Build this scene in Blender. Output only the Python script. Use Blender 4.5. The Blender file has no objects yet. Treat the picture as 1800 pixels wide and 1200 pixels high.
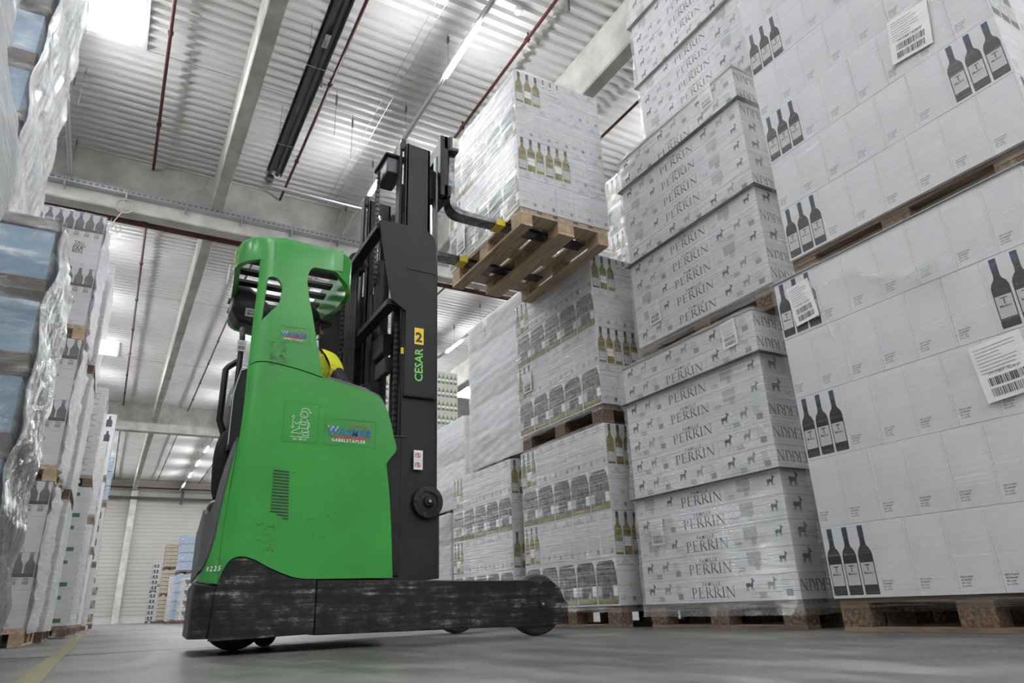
import bpy, bmesh, math, random
from mathutils import Matrix, Vector
random.seed(7)
C = bpy.context.scene.collection
PI = math.pi
R = math.radians

# ------------------------------------------------------------------ camera
M_ = [[0.871033, -0.146987, 0.468718], [-0.489875, -0.330599, 0.806676], [-0.036387, 0.932255, 0.359968]]
CAM_H = 0.165
cam = bpy.data.cameras.new('camera'); camo = bpy.data.objects.new('camera', cam); C.objects.link(camo)
cam.sensor_width = 36.0; cam.lens = 1205.38 * 36.0 / 1800.0; cam.clip_start = 0.02; cam.clip_end = 300
mt = Matrix([[r[0], r[1], -r[2], 0] for r in M_] + [[0, 0, 0, 1]]).to_3x3()
xa = Vector([r[0] for r in M_]).normalized(); za = -Vector([r[2] for r in M_]).normalized(); ya = za.cross(xa).normalized()
camo.matrix_world = Matrix.Translation((0, 0, CAM_H)) @ Matrix([[xa.x, ya.x, za.x], [xa.y, ya.y, za.y], [xa.z, ya.z, za.z]]).to_4x4()
bpy.context.scene.camera = camo
# ------------------------------------------------------------------ world, exposure
w = bpy.data.worlds.new('world'); bpy.context.scene.world = w; w.use_nodes = True
w.node_tree.nodes['Background'].inputs[0].default_value = (0.93, 0.97, 1.0, 1)
w.node_tree.nodes['Background'].inputs[1].default_value = 44.0
vs = bpy.context.scene.view_settings
vs.view_transform = 'Standard'; vs.look = 'None'; vs.gamma = 1.0; vs.use_curve_mapping = False
vs.exposure = 1.0
cy = bpy.context.scene.cycles
cy.max_bounces = 8; cy.transparent_max_bounces = 24; cy.diffuse_bounces = 4; cy.glossy_bounces = 4
cy.sample_clamp_indirect = 6.0
LAMP_E = 112.0

# ------------------------------------------------------------------ materials
MATS = {}
def nt(name):
    m = bpy.data.materials.new(name); m.use_nodes = True
    t = m.node_tree; MATS[name] = m
    return m, t, t.nodes['Principled BSDF']
def node(t, kind, **kw):
    n = t.nodes.new(kind)
    for k, v in kw.items():
        if k.startswith('i_'):
            key = k[2:]
            key = int(key) if key.isdigit() else key.replace('_', ' ')
            n.inputs[key].default_value = v
        else: setattr(n, k, v)
    return n
def ramp(t, fac, stops):
    r = t.nodes.new('ShaderNodeValToRGB'); e = r.color_ramp.elements
    while len(e) < len(stops): e.new(0.5)
    for i, (p, c) in enumerate(stops):
        e[i].position = p; e[i].color = (*c, 1) if len(c) == 3 else c
    t.links.new(fac, r.inputs[0]); return r.outputs[0]
def coords(t, scale=(1, 1, 1), kind='Object', rot=(0, 0, 0)):
    tc = t.nodes.new('ShaderNodeTexCoord'); mp = t.nodes.new('ShaderNodeMapping')
    mp.inputs['Scale'].default_value = scale; mp.inputs['Rotation'].default_value = rot
    t.links.new(tc.outputs[kind], mp.inputs[0]); return mp.outputs[0]
def noise(t, vec, scale, detail=4, rough=0.55, out='Fac'):
    n = node(t, 'ShaderNodeTexNoise'); n.inputs['Scale'].default_value = scale
    n.inputs['Detail'].default_value = detail; n.inputs['Roughness'].default_value = rough
    t.links.new(vec, n.inputs['Vector']); return n.outputs[out]
def bump(t, h, b, strength=0.2, dist=0.01):
    n = node(t, 'ShaderNodeBump'); n.inputs['Strength'].default_value = strength; n.inputs['Distance'].default_value = dist
    t.links.new(h, n.inputs['Height']); t.links.new(n.outputs[0], b.inputs['Normal'])
def mat(name, col, rough=0.6, metal=0.0, var=0.0, vscale=8, col2=None, bmp=0.0, bscale=60, stretch=(1, 1, 1), spec=0.5, lo=0.35, hi=0.65):
    m, t, b = nt(name)
    b.inputs['Roughness'].default_value = rough; b.inputs['Metallic'].default_value = metal
    b.inputs['Specular IOR Level'].default_value = spec
    if var or col2:
        v = coords(t, stretch); f = noise(t, v, vscale)
        c2 = col2 or tuple(max(0, x * (1 - var)) for x in col)
        t.links.new(ramp(t, f, [(lo, c2), (hi, col)]), b.inputs['Base Color'])
    else: b.inputs['Base Color'].default_value = (*col, 1)
    if bmp:
        bump(t, noise(t, coords(t, stretch), bscale), b, bmp)
    return m
def emit(name, col, e):
    m, t, b = nt(name); b.inputs['Base Color'].default_value = (*col, 1)
    b.inputs['Emission Color'].default_value = (*col, 1); b.inputs['Emission Strength'].default_value = e
    return m

mat('deck_white', (0.80, 0.795, 0.775), 0.45, var=0.08, vscale=1.2)
mat('deck_seam', (0.12, 0.12, 0.12), 0.7)
mat('concrete', (0.70, 0.69, 0.655), 0.85, var=0.3, vscale=1.6, bmp=0.15, bscale=30)
mat('concrete_wall', (0.62, 0.62, 0.6), 0.85, var=0.12, vscale=2)
mat('panel_wall', (0.50, 0.485, 0.45), 0.6, var=0.05, vscale=1)
mat('red_pipe', (0.085, 0.018, 0.018), 0.4, var=0.2, vscale=5)
mat('dark_pipe', (0.07, 0.08, 0.08), 0.5)
mat('galvanised', (0.55, 0.57, 0.6), 0.35, 0.8, var=0.15, vscale=20)
mat('tray_dark', (0.2, 0.21, 0.23), 0.5, 0.5)
mat('white_paint', (0.8, 0.8, 0.8), 0.4)
mat('heater_steel', (0.34, 0.34, 0.36), 0.4, 0.5, var=0.3, vscale=3)
mat('heater_tube', (0.14, 0.14, 0.14), 0.45, 0.4)
mat('cable', (0.55, 0.53, 0.45), 0.6)
emit('lamp_glow', (0.95, 0.975, 1.0), LAMP_E)
mat('yellow_line', (0.22, 0.19, 0.06), 0.6, col2=(0.13, 0.12, 0.08), vscale=14)
def floor_mat():
    m, t, b = nt('floor')
    v = coords(t, (1, 1, 1)); big = noise(t, v, 0.7, 5, 0.6); v2 = coords(t, (3, 0.8, 1), rot=(0, 0, 0.3)); st = noise(t, v2, 2.2, 6, 0.65)
    mx = node(t, 'ShaderNodeMath', operation='MULTIPLY_ADD'); t.links.new(big, mx.inputs[0]); mx.inputs[1].default_value = 0.5
    mu = node(t, 'ShaderNodeMath', operation='MULTIPLY'); t.links.new(st, mu.inputs[0]); mu.inputs[1].default_value = 0.5
    t.links.new(mu.outputs[0], mx.inputs[2])
    t.links.new(ramp(t, mx.outputs[0], [(0.40, (0.055, 0.053, 0.05)), (0.5, (0.11, 0.106, 0.10)), (0.60, (0.21, 0.204, 0.193))]), b.inputs['Base Color'])
    t.links.new(ramp(t, st, [(0.30, (0.33,) * 3), (0.70, (0.52,) * 3)]), b.inputs['Roughness'])
    b.inputs['Specular IOR Level'].default_value = 0.55
    return m
floor_mat()
mat('joint', (0.05, 0.05, 0.05), 0.8)
# cartons
mat('carton_white', (0.62, 0.62, 0.635), 0.55, var=0.06, vscale=6, bmp=0.03, bscale=25)
mat('carton_edge', (0.45, 0.42, 0.38), 0.8)
mat('carton_cream', (0.58, 0.575, 0.56), 0.55, var=0.06, vscale=6)
mat('carton_blue', (0.15, 0.26, 0.38), 0.5, var=0.12, vscale=3)
mat('carton_sky', (0.33, 0.47, 0.64), 0.45, var=0.15, vscale=5)
mat('carton_tan', (0.50, 0.42, 0.30), 0.75, var=0.15, vscale=5)
mat('tray_brown', (0.085, 0.062, 0.048), 0.75, var=0.3, vscale=6)
mat('ink', (0.035, 0.035, 0.04), 0.6)
mat('ink_grey', (0.22, 0.22, 0.23), 0.6)
mat('crease', (0.38, 0.38, 0.39), 0.7)
mat('glass_dark', (0.034, 0.034, 0.038), 0.5, var=0.4, vscale=9)
mat('capsule_blue', (0.03, 0.035, 0.08), 0.5)
mat('wine_label', (0.48, 0.48, 0.49), 0.6)
mat('glass_olive', (0.26, 0.22, 0.035), 0.5, col2=(0.11, 0.09, 0.02), vscale=14)
mat('glass_green', (0.18, 0.24, 0.08), 0.5, var=0.4, vscale=14)
mat('glass_grey', (0.17, 0.17, 0.18), 0.5, var=0.35, vscale=9)
mat('grey_band', (0.08, 0.08, 0.09), 0.5)
mat('photo_dark', (0.05, 0.055, 0.06), 0.5, col2=(0.2, 0.21, 0.2), vscale=18)
mat('photo_brown', (0.14, 0.07, 0.05), 0.5, col2=(0.4, 0.36, 0.32), vscale=9)
mat('dot_yellow', (0.62, 0.52, 0.05), 0.6)
mat('print_green', (0.03, 0.14, 0.06), 0.5)
mat('print_red', (0.35, 0.04, 0.05), 0.5)
mat('paper', (0.78, 0.78, 0.77), 0.6)
mat('strap_blue', (0.03, 0.05, 0.14), 0.5)
# wood
def wood(name, c1, c2, sc=(14, 1.2, 14)):
    m, t, b = nt(name); v = coords(t, sc)
    t.links.new(ramp(t, noise(t, v, 3, 6, 0.6), [(0.32, c2), (0.62, c1)]), b.inputs['Base Color'])
    b.inputs['Roughness'].default_value = 0.8; bump(t, noise(t, v, 6), b, 0.2, 0.004)
wood('pine', (0.60, 0.46, 0.32), (0.33, 0.23, 0.15))
wood('pine_old', (0.25, 0.18, 0.13), (0.10, 0.07, 0.05))
mat('block_chip', (0.22, 0.145, 0.095), 0.9, var=0.7, vscale=60, bmp=0.5, bscale=90)
mat('block_pine', (0.50, 0.37, 0.24), 0.85, var=0.3, vscale=20)
# film
def film(name, base=0.10, streak=0.45, sc=(0.8, 0.8, 26), haze=0.06, rough=0.2, white=(0.85, 0.85, 0.87), bs=0.5, lines_=0.3, rot=(0.06, 0.08, 0), f0=.15):
    m, t, b = nt(name)
    t.nodes.remove(b); out = t.nodes['Material Output']
    v = coords(t, sc, rot=rot); s1 = noise(t, v, 2.2, 7, 0.7)
    v2 = coords(t, (3, 3, 5)); s2 = noise(t, v2, 1.6, 3, 0.55)
    s3 = noise(t, coords(t, (.7, .7, 150), rot=(rot[0] * 1.4, rot[1] * .6, 0)), 1.0, 4, 0.7)
    bm = node(t, 'ShaderNodeBump'); bm.inputs['Strength'].default_value = bs; bm.inputs['Distance'].default_value = 0.02
    ad = node(t, 'ShaderNodeMath', operation='ADD'); t.links.new(s1, ad.inputs[0]); t.links.new(s2, ad.inputs[1])
    t.links.new(ad.outputs[0], bm.inputs['Height'])
    g = node(t, 'ShaderNodeBsdfGlossy'); g.inputs['Roughness'].default_value = rough; g.inputs['Color'].default_value = (1, 1, 1, 1)
    t.links.new(bm.outputs[0], g.inputs['Normal'])
    d = node(t, 'ShaderNodeBsdfDiffuse'); d.inputs['Color'].default_value = (*white, 1)
    tr = node(t, 'ShaderNodeBsdfTransparent'); tr.inputs['Color'].default_value = (0.985, 0.985, 0.985, 1)
    sr = ramp(t, s1, [(0.46, (base,) * 3), (0.58, (base + streak * 0.35,) * 3), (0.70, (base + streak,) * 3)])
    hz = ramp(t, s3, [(0.54, (haze,) * 3), (0.62, (min(.9, haze + lines_),) * 3)])
    m1 = node(t, 'ShaderNodeMixShader'); t.links.new(hz, m1.inputs[0])
    t.links.new(tr.outputs[0], m1.inputs[1]); t.links.new(d.outputs[0], m1.inputs[2])
    lw = node(t, 'ShaderNodeLayerWeight'); lw.inputs['Blend'].default_value = 0.5
    fa = ramp(t, lw.outputs['Facing'], [(0.0, (f0,) * 3), (0.35, (f0 * .7 + .17,) * 3), (0.62, (1.0,) * 3)])
    mm = node(t, 'ShaderNodeMath', operation='MULTIPLY'); t.links.new(sr, mm.inputs[0]); t.links.new(fa, mm.inputs[1])
    m2 = node(t, 'ShaderNodeMixShader'); t.links.new(mm.outputs[0], m2.inputs[0])
    t.links.new(m1.outputs[0], m2.inputs[1]); t.links.new(g.outputs[0], m2.inputs[2])
    t.links.new(m2.outputs[0], out.inputs[0])
film('film_clear', 0.05, 0.20, haze=0.008, rough=0.16, bs=0.3, lines_=.14)
film('film_shiny', 0.06, 0.90, haze=0.02, rough=0.20, sc=(0.9, 0.9, 34), bs=0.5, lines_=.35)
film('film_crinkle', 0.40, 0.55, haze=0.34, f0=.8, rough=0.10, white=(0.13, 0.14, 0.15), sc=(9, 9, 1.3), bs=1.0, lines_=.2)
film('film_silver', 0.12, 0.85, f0=.55, haze=0.03, rough=0.10, sc=(2.5, 2.5, 8), bs=1.0, lines_=.2)
film('film_white', 0.06, 0.2, haze=0.42, rough=0.22, sc=(2, 2, 8), bs=0.4, lines_=.2)
film('film_milky', 0.14, 0.50, haze=0.10, rough=0.15, sc=(0.8, 0.8, 20), bs=0.6, lines_=.25, rot=(0.12, 0.1, 0), f0=.35)

# ------------------------------------------------------------------ mesh builder
class MB:
    def __init__(s): s.v = []; s.f = []; s.m = []; s.names = []
    def mi(s, n):
        if n not in s.names: s.names.append(n)
        return s.names.index(n)
    def add(s, vs_, fs, m):
        o = len(s.v); k = s.mi(m); s.v += [tuple(p) for p in vs_]
        for f in fs: s.f.append([o + i for i in f]); s.m.append(k)
    def box(s, x0, y0, z0, x1, y1, z1, m):
        s.add([(x0, y0, z0), (x1, y0, z0), (x1, y1, z0), (x0, y1, z0), (x0, y0, z1), (x1, y0, z1), (x1, y1, z1), (x0, y1, z1)],
              [(0, 3, 2, 1), (4, 5, 6, 7), (0, 1, 5, 4), (1, 2, 6, 5), (2, 3, 7, 6), (3, 0, 4, 7)], m)
    def bar(s, a, b, w, h, m, up=(0, 0, 1)):
        a = Vector(a); b = Vector(b); d = (b - a).normalized(); u = Vector(up)
        if abs(d.dot(u)) > 0.98: u = Vector((0, 1, 0))
        r = d.cross(u).normalized() * w / 2; q = r.cross(d).normalized() * h / 2
        vs_ = [p + i * r + j * q for p in (a, b) for i, j in ((-1, -1), (1, -1), (1, 1), (-1, 1))]
        s.add(vs_, [(0, 1, 2, 3), (7, 6, 5, 4), (0, 4, 5, 1), (1, 5, 6, 2), (2, 6, 7, 3), (3, 7, 4, 0)], m)
    def tube(s, pts, r, m, n=10, cap=True):
        pts = [Vector(p) for p in pts]; rs = r if isinstance(r, (list, tuple)) else [r] * len(pts)
        rings = []; prev = None
        for i, p in enumerate(pts):
            d = (pts[min(i + 1, len(pts) - 1)] - pts[max(i - 1, 0)]).normalized()
            if prev is None:
                u = Vector((0, 0, 1)) if abs(d.z) < 0.9 else Vector((1, 0, 0))
            else: u = prev
            x = d.cross(u).normalized(); u = x.cross(d).normalized(); prev = u
            rings.append([p + rs[i] * (math.cos(2 * PI * k / n) * x + math.sin(2 * PI * k / n) * u) for k in range(n)])
        vs_ = [q for ring in rings for q in ring]; fs = []
        for i in range(len(rings) - 1):
            for k in range(n):
                k2 = (k + 1) % n; fs.append((i * n + k, i * n + k2, (i + 1) * n + k2, (i + 1) * n + k))
        if cap: fs.append(tuple(range(n))[::-1]); fs.append(tuple((len(rings) - 1) * n + k for k in range(n)))
        s.add(vs_, fs, m)
    def lathe(s, prof, c, axis, m, n=32):
        # prof: list of (r, h) along axis
        c = Vector(c); a = Vector(axis).normalized(); u = Vector((0, 0, 1)) if abs(a.z) < 0.9 else Vector((1, 0, 0))
        x = a.cross(u).normalized(); y = x.cross(a)
        vs_ = [c + a * h + r * (math.cos(2 * PI * k / n) * x + math.sin(2 * PI * k / n) * y) for r, h in prof for k in range(n)]
        fs = [(i * n + k, i * n + (k + 1) % n, (i + 1) * n + (k + 1) % n, (i + 1) * n + k) for i in range(len(prof) - 1) for k in range(n)]
        if prof[0][0] > 1e-4: fs.append(tuple(range(n)))
        if prof[-1][0] > 1e-4: fs.append(tuple((len(prof) - 1) * n + k for k in range(n)))
        s.add(vs_, fs, m)
    def prism(s, pts, a0, a1, m, axis='y'):
        # pts in the plane perpendicular to axis, extruded from a0 to a1
        def P(u, v, a): return {'y': (u, a, v), 'x': (a, u, v), 'z': (u, v, a)}[axis]
        n = len(pts); vs_ = [P(u, v, a0) for u, v in pts] + [P(u, v, a1) for u, v in pts]
        s.add(vs_, [tuple(range(n)), tuple(range(2 * n - 1, n - 1, -1))] + [(i, i + n, (i + 1) % n + n, (i + 1) % n) for i in range(n)], m)
    def shape(s, fr, pts, m, lift=0.0006):
        o, u, v, n_ = fr
        s.add([o + u * a + v * b + n_ * lift for a, b in pts], [tuple(range(len(pts)))], m)
    def tris(s, fr, vf, m, lift=0.0006, at=(0, 0), k=1.0):
        o, u, v, n_ = fr; V_, F_ = vf
        s.add([o + u * (at[0] + a * k) + v * (at[1] + b * k) + n_ * lift for a, b in V_], F_, m)
    def rect(s, fr, x, y, w_, h_, m, lift=0.0006):
        s.shape(fr, [(x, y), (x + w_, y), (x + w_, y + h_), (x, y + h_)], m, lift)
    def data(s, name, recalc=False, smooth=0):
        me = bpy.data.meshes.new(name); me.from_pydata(s.v, [], s.f)
        for n_ in s.names: me.materials.append(MATS[n_])
        me.polygons.foreach_set('material_index', s.m); me.update()
        if recalc:
            b = bmesh.new(); b.from_mesh(me); bmesh.ops.recalc_face_normals(b, faces=b.faces); b.to_mesh(me); b.free()
        if smooth:
            me.polygons.foreach_set('use_smooth', [True] * len(me.polygons)); me.set_sharp_from_angle(angle=R(smooth))
        return me
    def build(s, name, parent=None, recalc=True, smooth=0, bevel=0, loc=None, label=None):
        me = s.data(name, recalc, smooth); o = bpy.data.objects.new(name, me); C.objects.link(o)
        if parent is not None:
            o.parent = parent; off = parent['_w'] if '_w' in parent else (0, 0, 0)
            me.transform(Matrix.Translation([-q for q in off])); o['_w'] = list(off)
        elif loc is not None:
            me.transform(Matrix.Translation([-q for q in loc])); o.location = loc; o['_w'] = list(loc)
        if bevel:
            bv = o.modifiers.new('bevel', 'BEVEL'); bv.width = bevel; bv.segments = 2; bv.limit_method = 'ANGLE'; bv.angle_limit = R(35)
        if label: o['label'] = label
        return o
def tag(o, label, cat, group=None):
    o['label'] = label; o['category'] = cat
    if group: o['group'] = group
    return o
def struct(o): o['kind'] = 'structure'; return o
def thing(name, label, cat, loc=(0, 0, 0), group=None):
    o = bpy.data.objects.new(name, None); C.objects.link(o); o.location = loc; o['_w'] = list(loc); o.empty_display_size = 0.1
    return tag(o, label, cat, group)
def copy_tree(o, parent=None):
    c = o.copy(); C.objects.link(c); c.parent = parent
    for ch in list(o.children): copy_tree(ch, c)
    return c
V = Vector
# ------------------------------------------------------------------ lettering
_tc = {}
def text2d(s_, size=1.0, bold=0.0, shear=0.0, align='LEFT', space=1.0):
    key = (s_, size, bold, shear, align, space)
    if key in _tc: return _tc[key]
    cu = bpy.data.curves.new('t', 'FONT'); cu.body = s_; cu.size = size; cu.offset = bold * size; cu.shear = shear; cu.align_x = align
    cu.resolution_u = 2; cu.space_character = space
    o = bpy.data.objects.new('t', cu); C.objects.link(o); bpy.context.view_layer.update()
    me = o.evaluated_get(bpy.context.evaluated_depsgraph_get()).to_mesh()
    r = ([(v.co.x, v.co.y) for v in me.vertices], [tuple(p.vertices) for p in me.polygons])
    bpy.data.objects.remove(o); bpy.data.curves.remove(cu); _tc[key] = r
    return r
def fit(vf, w_):
    xs = [p[0] for p in vf[0]]; a = min(xs); k = w_ / (max(xs) - a)
    return [((x - a) * k, y * k) for x, y in vf[0]], vf[1]
def rc(x, y, w_, h_): return [(x, y), (x + w_, y), (x + w_, y + h_), (x, y + h_)]
def bowl(cx, cy, rx, ry, t, n=10):
    out = []
    for i in range(n):
        a = -PI / 2 + PI * i / n; b = -PI / 2 + PI * (i + 1) / n
        f = lambda q, o: (cx + (rx - (t if o else 0)) * math.cos(q), cy + (ry - (t * 0.45 if o else 0)) * math.sin(q))
        out.append([f(a, 0), f(b, 0), f(b, 1), f(a, 1)])
    return out
def serif_word(word):
    # roman capitals with serifs, unit height
    g = {}
    stem = lambda x, w_=0.13: [rc(x, 0, w_, 1), rc(x - 0.07, 0, w_ + 0.14, 0.04), rc(x - 0.07, 0.96, w_ + 0.14, 0.04)]
    P_ = stem(0.08) + bowl(0.33, 0.73, 0.27, 0.27, 0.11) + [rc(0.2, 0.955, 0.15, 0.045), rc(0.2, 0.46, 0.15, 0.045)]
    g['P'] = (P_, 0.68)
    g['R'] = (P_ + [[(0.3, 0.48), (0.44, 0.5), (0.86, 0.04), (0.86, 0), (0.66, 0)]], 0.82)
    g['E'] = (stem(0.08) + [rc(0.2, 0.95, 0.42, 0.05), rc(0.2, 0, 0.46, 0.05), rc(0.2, 0.49, 0.32, 0.045), rc(0.6, 0, 0.04, 0.2), rc(0.58, 0.82, 0.04, 0.18), rc(0.5, 0.4, 0.035, 0.22)], 0.74)
    g['I'] = (stem(0.08), 0.36)
    g['N'] = ([rc(0.1, 0, 0.05, 1), rc(0.8, 0, 0.05, 1), [(0.03, 1), (0.22, 1), (0.86, 0), (0.74, 0)], rc(0.0, 0, 0.25, 0.04), rc(0.7, 0.96, 0.25, 0.04), rc(0.0, 0.96, 0.12, 0.04)], 1.0)
    g['M'] = g['N']
    V_ = []; F_ = []; x = 0
    for c in word:
        ps, adv = g[c]
        for p in ps:
            o = len(V_); V_ += [(a + x, b) for a, b in p]; F_.append(tuple(range(o, o + len(p))))
        x += adv + 0.1
    return V_, F_
def bottle_pts(cx, w_, h_, slim=False):
    r = w_ / 2; n = r * 0.36
    if slim: pr = [(r, 0), (r, 0.48), (r * 0.86, 0.56), (n * 1.25, 0.70), (n, 0.8), (n, 1)]
    else: pr = [(r * 0.95, 0), (r, 0.02), (r, 0.58), (r * 0.82, 0.65), (n * 1.2, 0.71), (n, 0.76), (n, 1)]
    return [(cx + a, b * h_) for a, b in pr] + [(cx - a, b * h_) for a, b in pr[::-1]]
def bottle(mb, fr, cx, y0, w_, h_, glass, label, cap, slim=False, word=None, band=None, lab=(0.14, 0.46)):
    pts = [(a, b + y0) for a, b in bottle_pts(cx, w_, h_, slim)]
    mb.shape(fr, pts, glass, 0.0006)
    n = w_ * 0.19
    mb.rect(fr, cx - n, y0 + h_ * 0.84, 2 * n, h_ * 0.165, cap, 0.0011)
    if label: mb.rect(fr, cx - w_ * 0.44, y0 + h_ * lab[0], w_ * 0.88, h_ * (lab[1] - lab[0]), label, 0.0011)
    if band: mb.rect(fr, cx - w_ * 0.5, y0 + h_ * 0.44, w_, h_ * 0.07, band, 0.0013)
    if word: mb.tris(fr, fit(text2d(word, 1, 0.01), w_ * 0.6), 'ink', 0.0016, (cx - w_ * 0.3, y0 + h_ * 0.29))
def barcode(mb, fr, x, y, w_, h_, m='ink', seed=1, lift=0.0012):
    rnd = random.Random(seed); a = 0
    while a < w_:
        b = rnd.choice((0.012, 0.02, 0.035)) * w_; mb.rect(fr, x + a, y, min(b, w_ - a), h_, m, lift); a += b + rnd.choice((0.012, 0.02, 0.03)) * w_
GOAT = [(0.0, 0.42), (0.1, 0.62), (0.3, 0.62), (0.62, 0.6), (0.7, 0.8), (0.62, 1.0), (0.78, 0.95), (0.84, 0.86), (1.0, 0.76), (0.95, 0.7), (0.84, 0.7), (0.78, 0.5), (0.74, 0.3), (0.82, 0.0), (0.76, 0.0), (0.66, 0.28), (0.6, 0.02), (0.54, 0.02), (0.56, 0.32), (0.28, 0.32), (0.26, 0.0), (0.2, 0.0), (0.19, 0.28), (0.1, 0.02), (0.04, 0.02), (0.1, 0.38)]
def goat(mb, fr, x, y, s_, m='ink'):
    # goat emblem: body fan split in simple convex-ish pieces
    mb.shape(fr, [(x + a * s_, y + b * s_) for a, b in GOAT], m, 0.0008)
def lines(mb, fr, x, y, w_, n, dy, h_=0.0022, m='ink_grey', seed=0, lift=0.0008):
    rnd = random.Random(seed)
    for i in range(n): mb.rect(fr, x, y - i * dy, w_ * rnd.uniform(0.55, 1), h_, m, lift)

# ================================================================== SETTING
ZD = 11.165; ZS = 10.165; ZG = 9.70; ZL = 10.165; YG = [(17.35, 17.75), (41.0, 41.5)]; YW = 65.0
mb = MB(); mb.box(-16, -24, -0.2, 24, YW + .3, 0, 'floor'); struct(mb.build('floor'))
mb = MB()
for y in (4.85, 10.9, 16.9, 23, 29, 35, 41, 47, 53, 59): mb.box(-16, y, 0.0002, 24, y + 0.005, 0.0012, 'joint')
for x in (-6.2, 8.2): mb.box(x, -24, 0.0002, x + 0.007, YW, 0.0006, 'joint')
struct(mb.build('trim_1'))
mb = MB()
for i in range(24):
    y = 1.2 + i * 1.0; mb.box(-0.195, y, 0.0004, -0.120, y + 1.0, 0.0014, 'yellow_line')
struct(mb.build('trim_2'))
# roof deck with trapezoid ribs running across the hall; openings for the skylights
SKY = [(-2.55, -0.90, 11.4, 13.05), (-2.55, -0.92, 31.6, 33.3), (-2.4, -0.95, 55.5, 57), (15.4, 17.0, 31.6, 33.3), (-2.55, -.9, -9.0, -7.35), (15.4, 17.0, 11.4, 13.05), (15.4, 17.0, -9.0, -7.35), (6.0, 7.1, -9.0, -7.35)]  # last four are out of view, added to brighten camera-facing sides
mb = MB(); pitch = 0.2475
def seg(x0, x1, y0, y1):
    mb_v = [(y0, 0), (y0 + .08, 0), (y0 + .115, .09), (y0 + .215, .09), (y0 + pitch, 0)]
    vs_ = [(x, y, ZD + z) for x in (x0, x1) for y, z in mb_v]; n = len(mb_v)
    mb.add(vs_, [(i, i + 1, n + i + 1, n + i) for i in range(n - 1)], 'deck_white')
k = 0; y = -24.0
while y < YW:
    sk = [s for s in SKY if s[2] - pitch < y < s[3]]
    cuts = [(-16, 24)]
    for s in sk: cuts = [q for a, b in cuts for q in (((a, s[0]), (s[1], b)) if a < s[0] < b else ((a, b),))]
    for a, b in cuts: seg(a, b, y, y + pitch)
    y += pitch
for yy in (-1, 5.0, 13.15, 20, 26, 33.5, 47, 53, 59): mb.box(-16, yy, ZD - .003, 24, yy + .012, ZD + .002, 'deck_seam')
struct(mb.build('ceiling', recalc=False))
for i, (a, b, c, d) in enumerate(SKY):
    m = MB(); t_ = .09
    for q in ((a - t_, c - t_, a, d + t_), (b, c - t_, b + t_, d + t_), (a, c - t_, b, c), (a, d, b, d + t_)): m.box(q[0], q[1], ZD - .03, q[2], q[3], ZD + .35, 'white_paint')
    o = m.build('window_%d' % (i + 1)); struct(o)
# walls
def ribbed(name, horizontal_y, x0, x1):
    m = MB(); z = 0
    while z < ZD:
        vs_ = [(x, horizontal_y + dy, z + dz) for x in (x0, x1) for dz, dy in ((0, 0), (.22, 0), (.235, .03), (.285, .03), (.30, 0))]
        m.add(vs_, [(i, i + 1, 5 + i + 1, 5 + i) for i in range(4)], 'panel_wall'); z += .30
    return struct(m.build(name, recalc=False))
ribbed('wall_far', YW, -16, 24)
m = MB(); m.box(-16, YW - .05, 0, 24, YW + .02, .42, 'concrete_wall'); struct(m.build('baseboard_far'))
m = MB(); m.box(-16, -24.2, 0, 24, -24, ZD, 'panel_wall'); struct(m.build('wall_near'))
m = MB(); m.box(24, -24, 0, 24.2, YW, ZD, 'concrete_wall'); struct(m.build('wall_right'))
m = MB(); m.box(-16.2, -24, 0, -16, YW, ZD, 'concrete_wall'); struct(m.build('wall_left'))
# beams, girders, columns
def cbeam(x, wd, y0, y1, lab):
    m = MB(); m.prism([(x, ZS), (x + .03, ZS - .03), (x + wd - .03, ZS - .03), (x + wd, ZS), (x + wd, ZD), (x, ZD)], y0, y1, 'concrete')
    return tag(m.build('roof_beam', loc=(x, (y0 + y1) / 2, ZD)), lab, 'beam')
bays = [(-24, 17.35, 'near bay'), (17.75, 41.0, 'middle bay'), (41.5, YW, 'far bay')]
for x, nm in ((-5.2, 'left of the skylights'), (1.02, 'over the green truck'), (7.25, 'over the right stacks'), (13.5, 'furthest right')):
    for a, b, q in bays: cbeam(x, .32, a, b, 'pale concrete roof beam %s, running lengthwise in the %s' % (nm, q))
for i, (a, b) in enumerate(YG):
    m = MB(); m.prism([(a, ZG), (a + .03, ZG - .03), (b - .03, ZG - .03), (b, ZG), (b, ZD - .012), (a, ZD - .012)], -15.98, 23.98, 'concrete', 'x')
    tag(m.build('concrete_girder', loc=(4, a, ZD)), ('deep concrete girder crossing the roof above the green truck, carrying the cable tray', 'distant concrete girder crossing the roof before the far wall')[i], 'girder')
for x, q in ((-5.2, 'left of the aisle'), (1.0, 'at the end of the aisle'), (7.2, 'behind the far right stacks')):
    m = MB(); m.box(x, YW - .5, 0, x + .48, YW, ZS, 'concrete'); tag(m.build('concrete_column', loc=(x, YW, 0)), 'tall concrete column against the far wall %s' % q, 'column')
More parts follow.
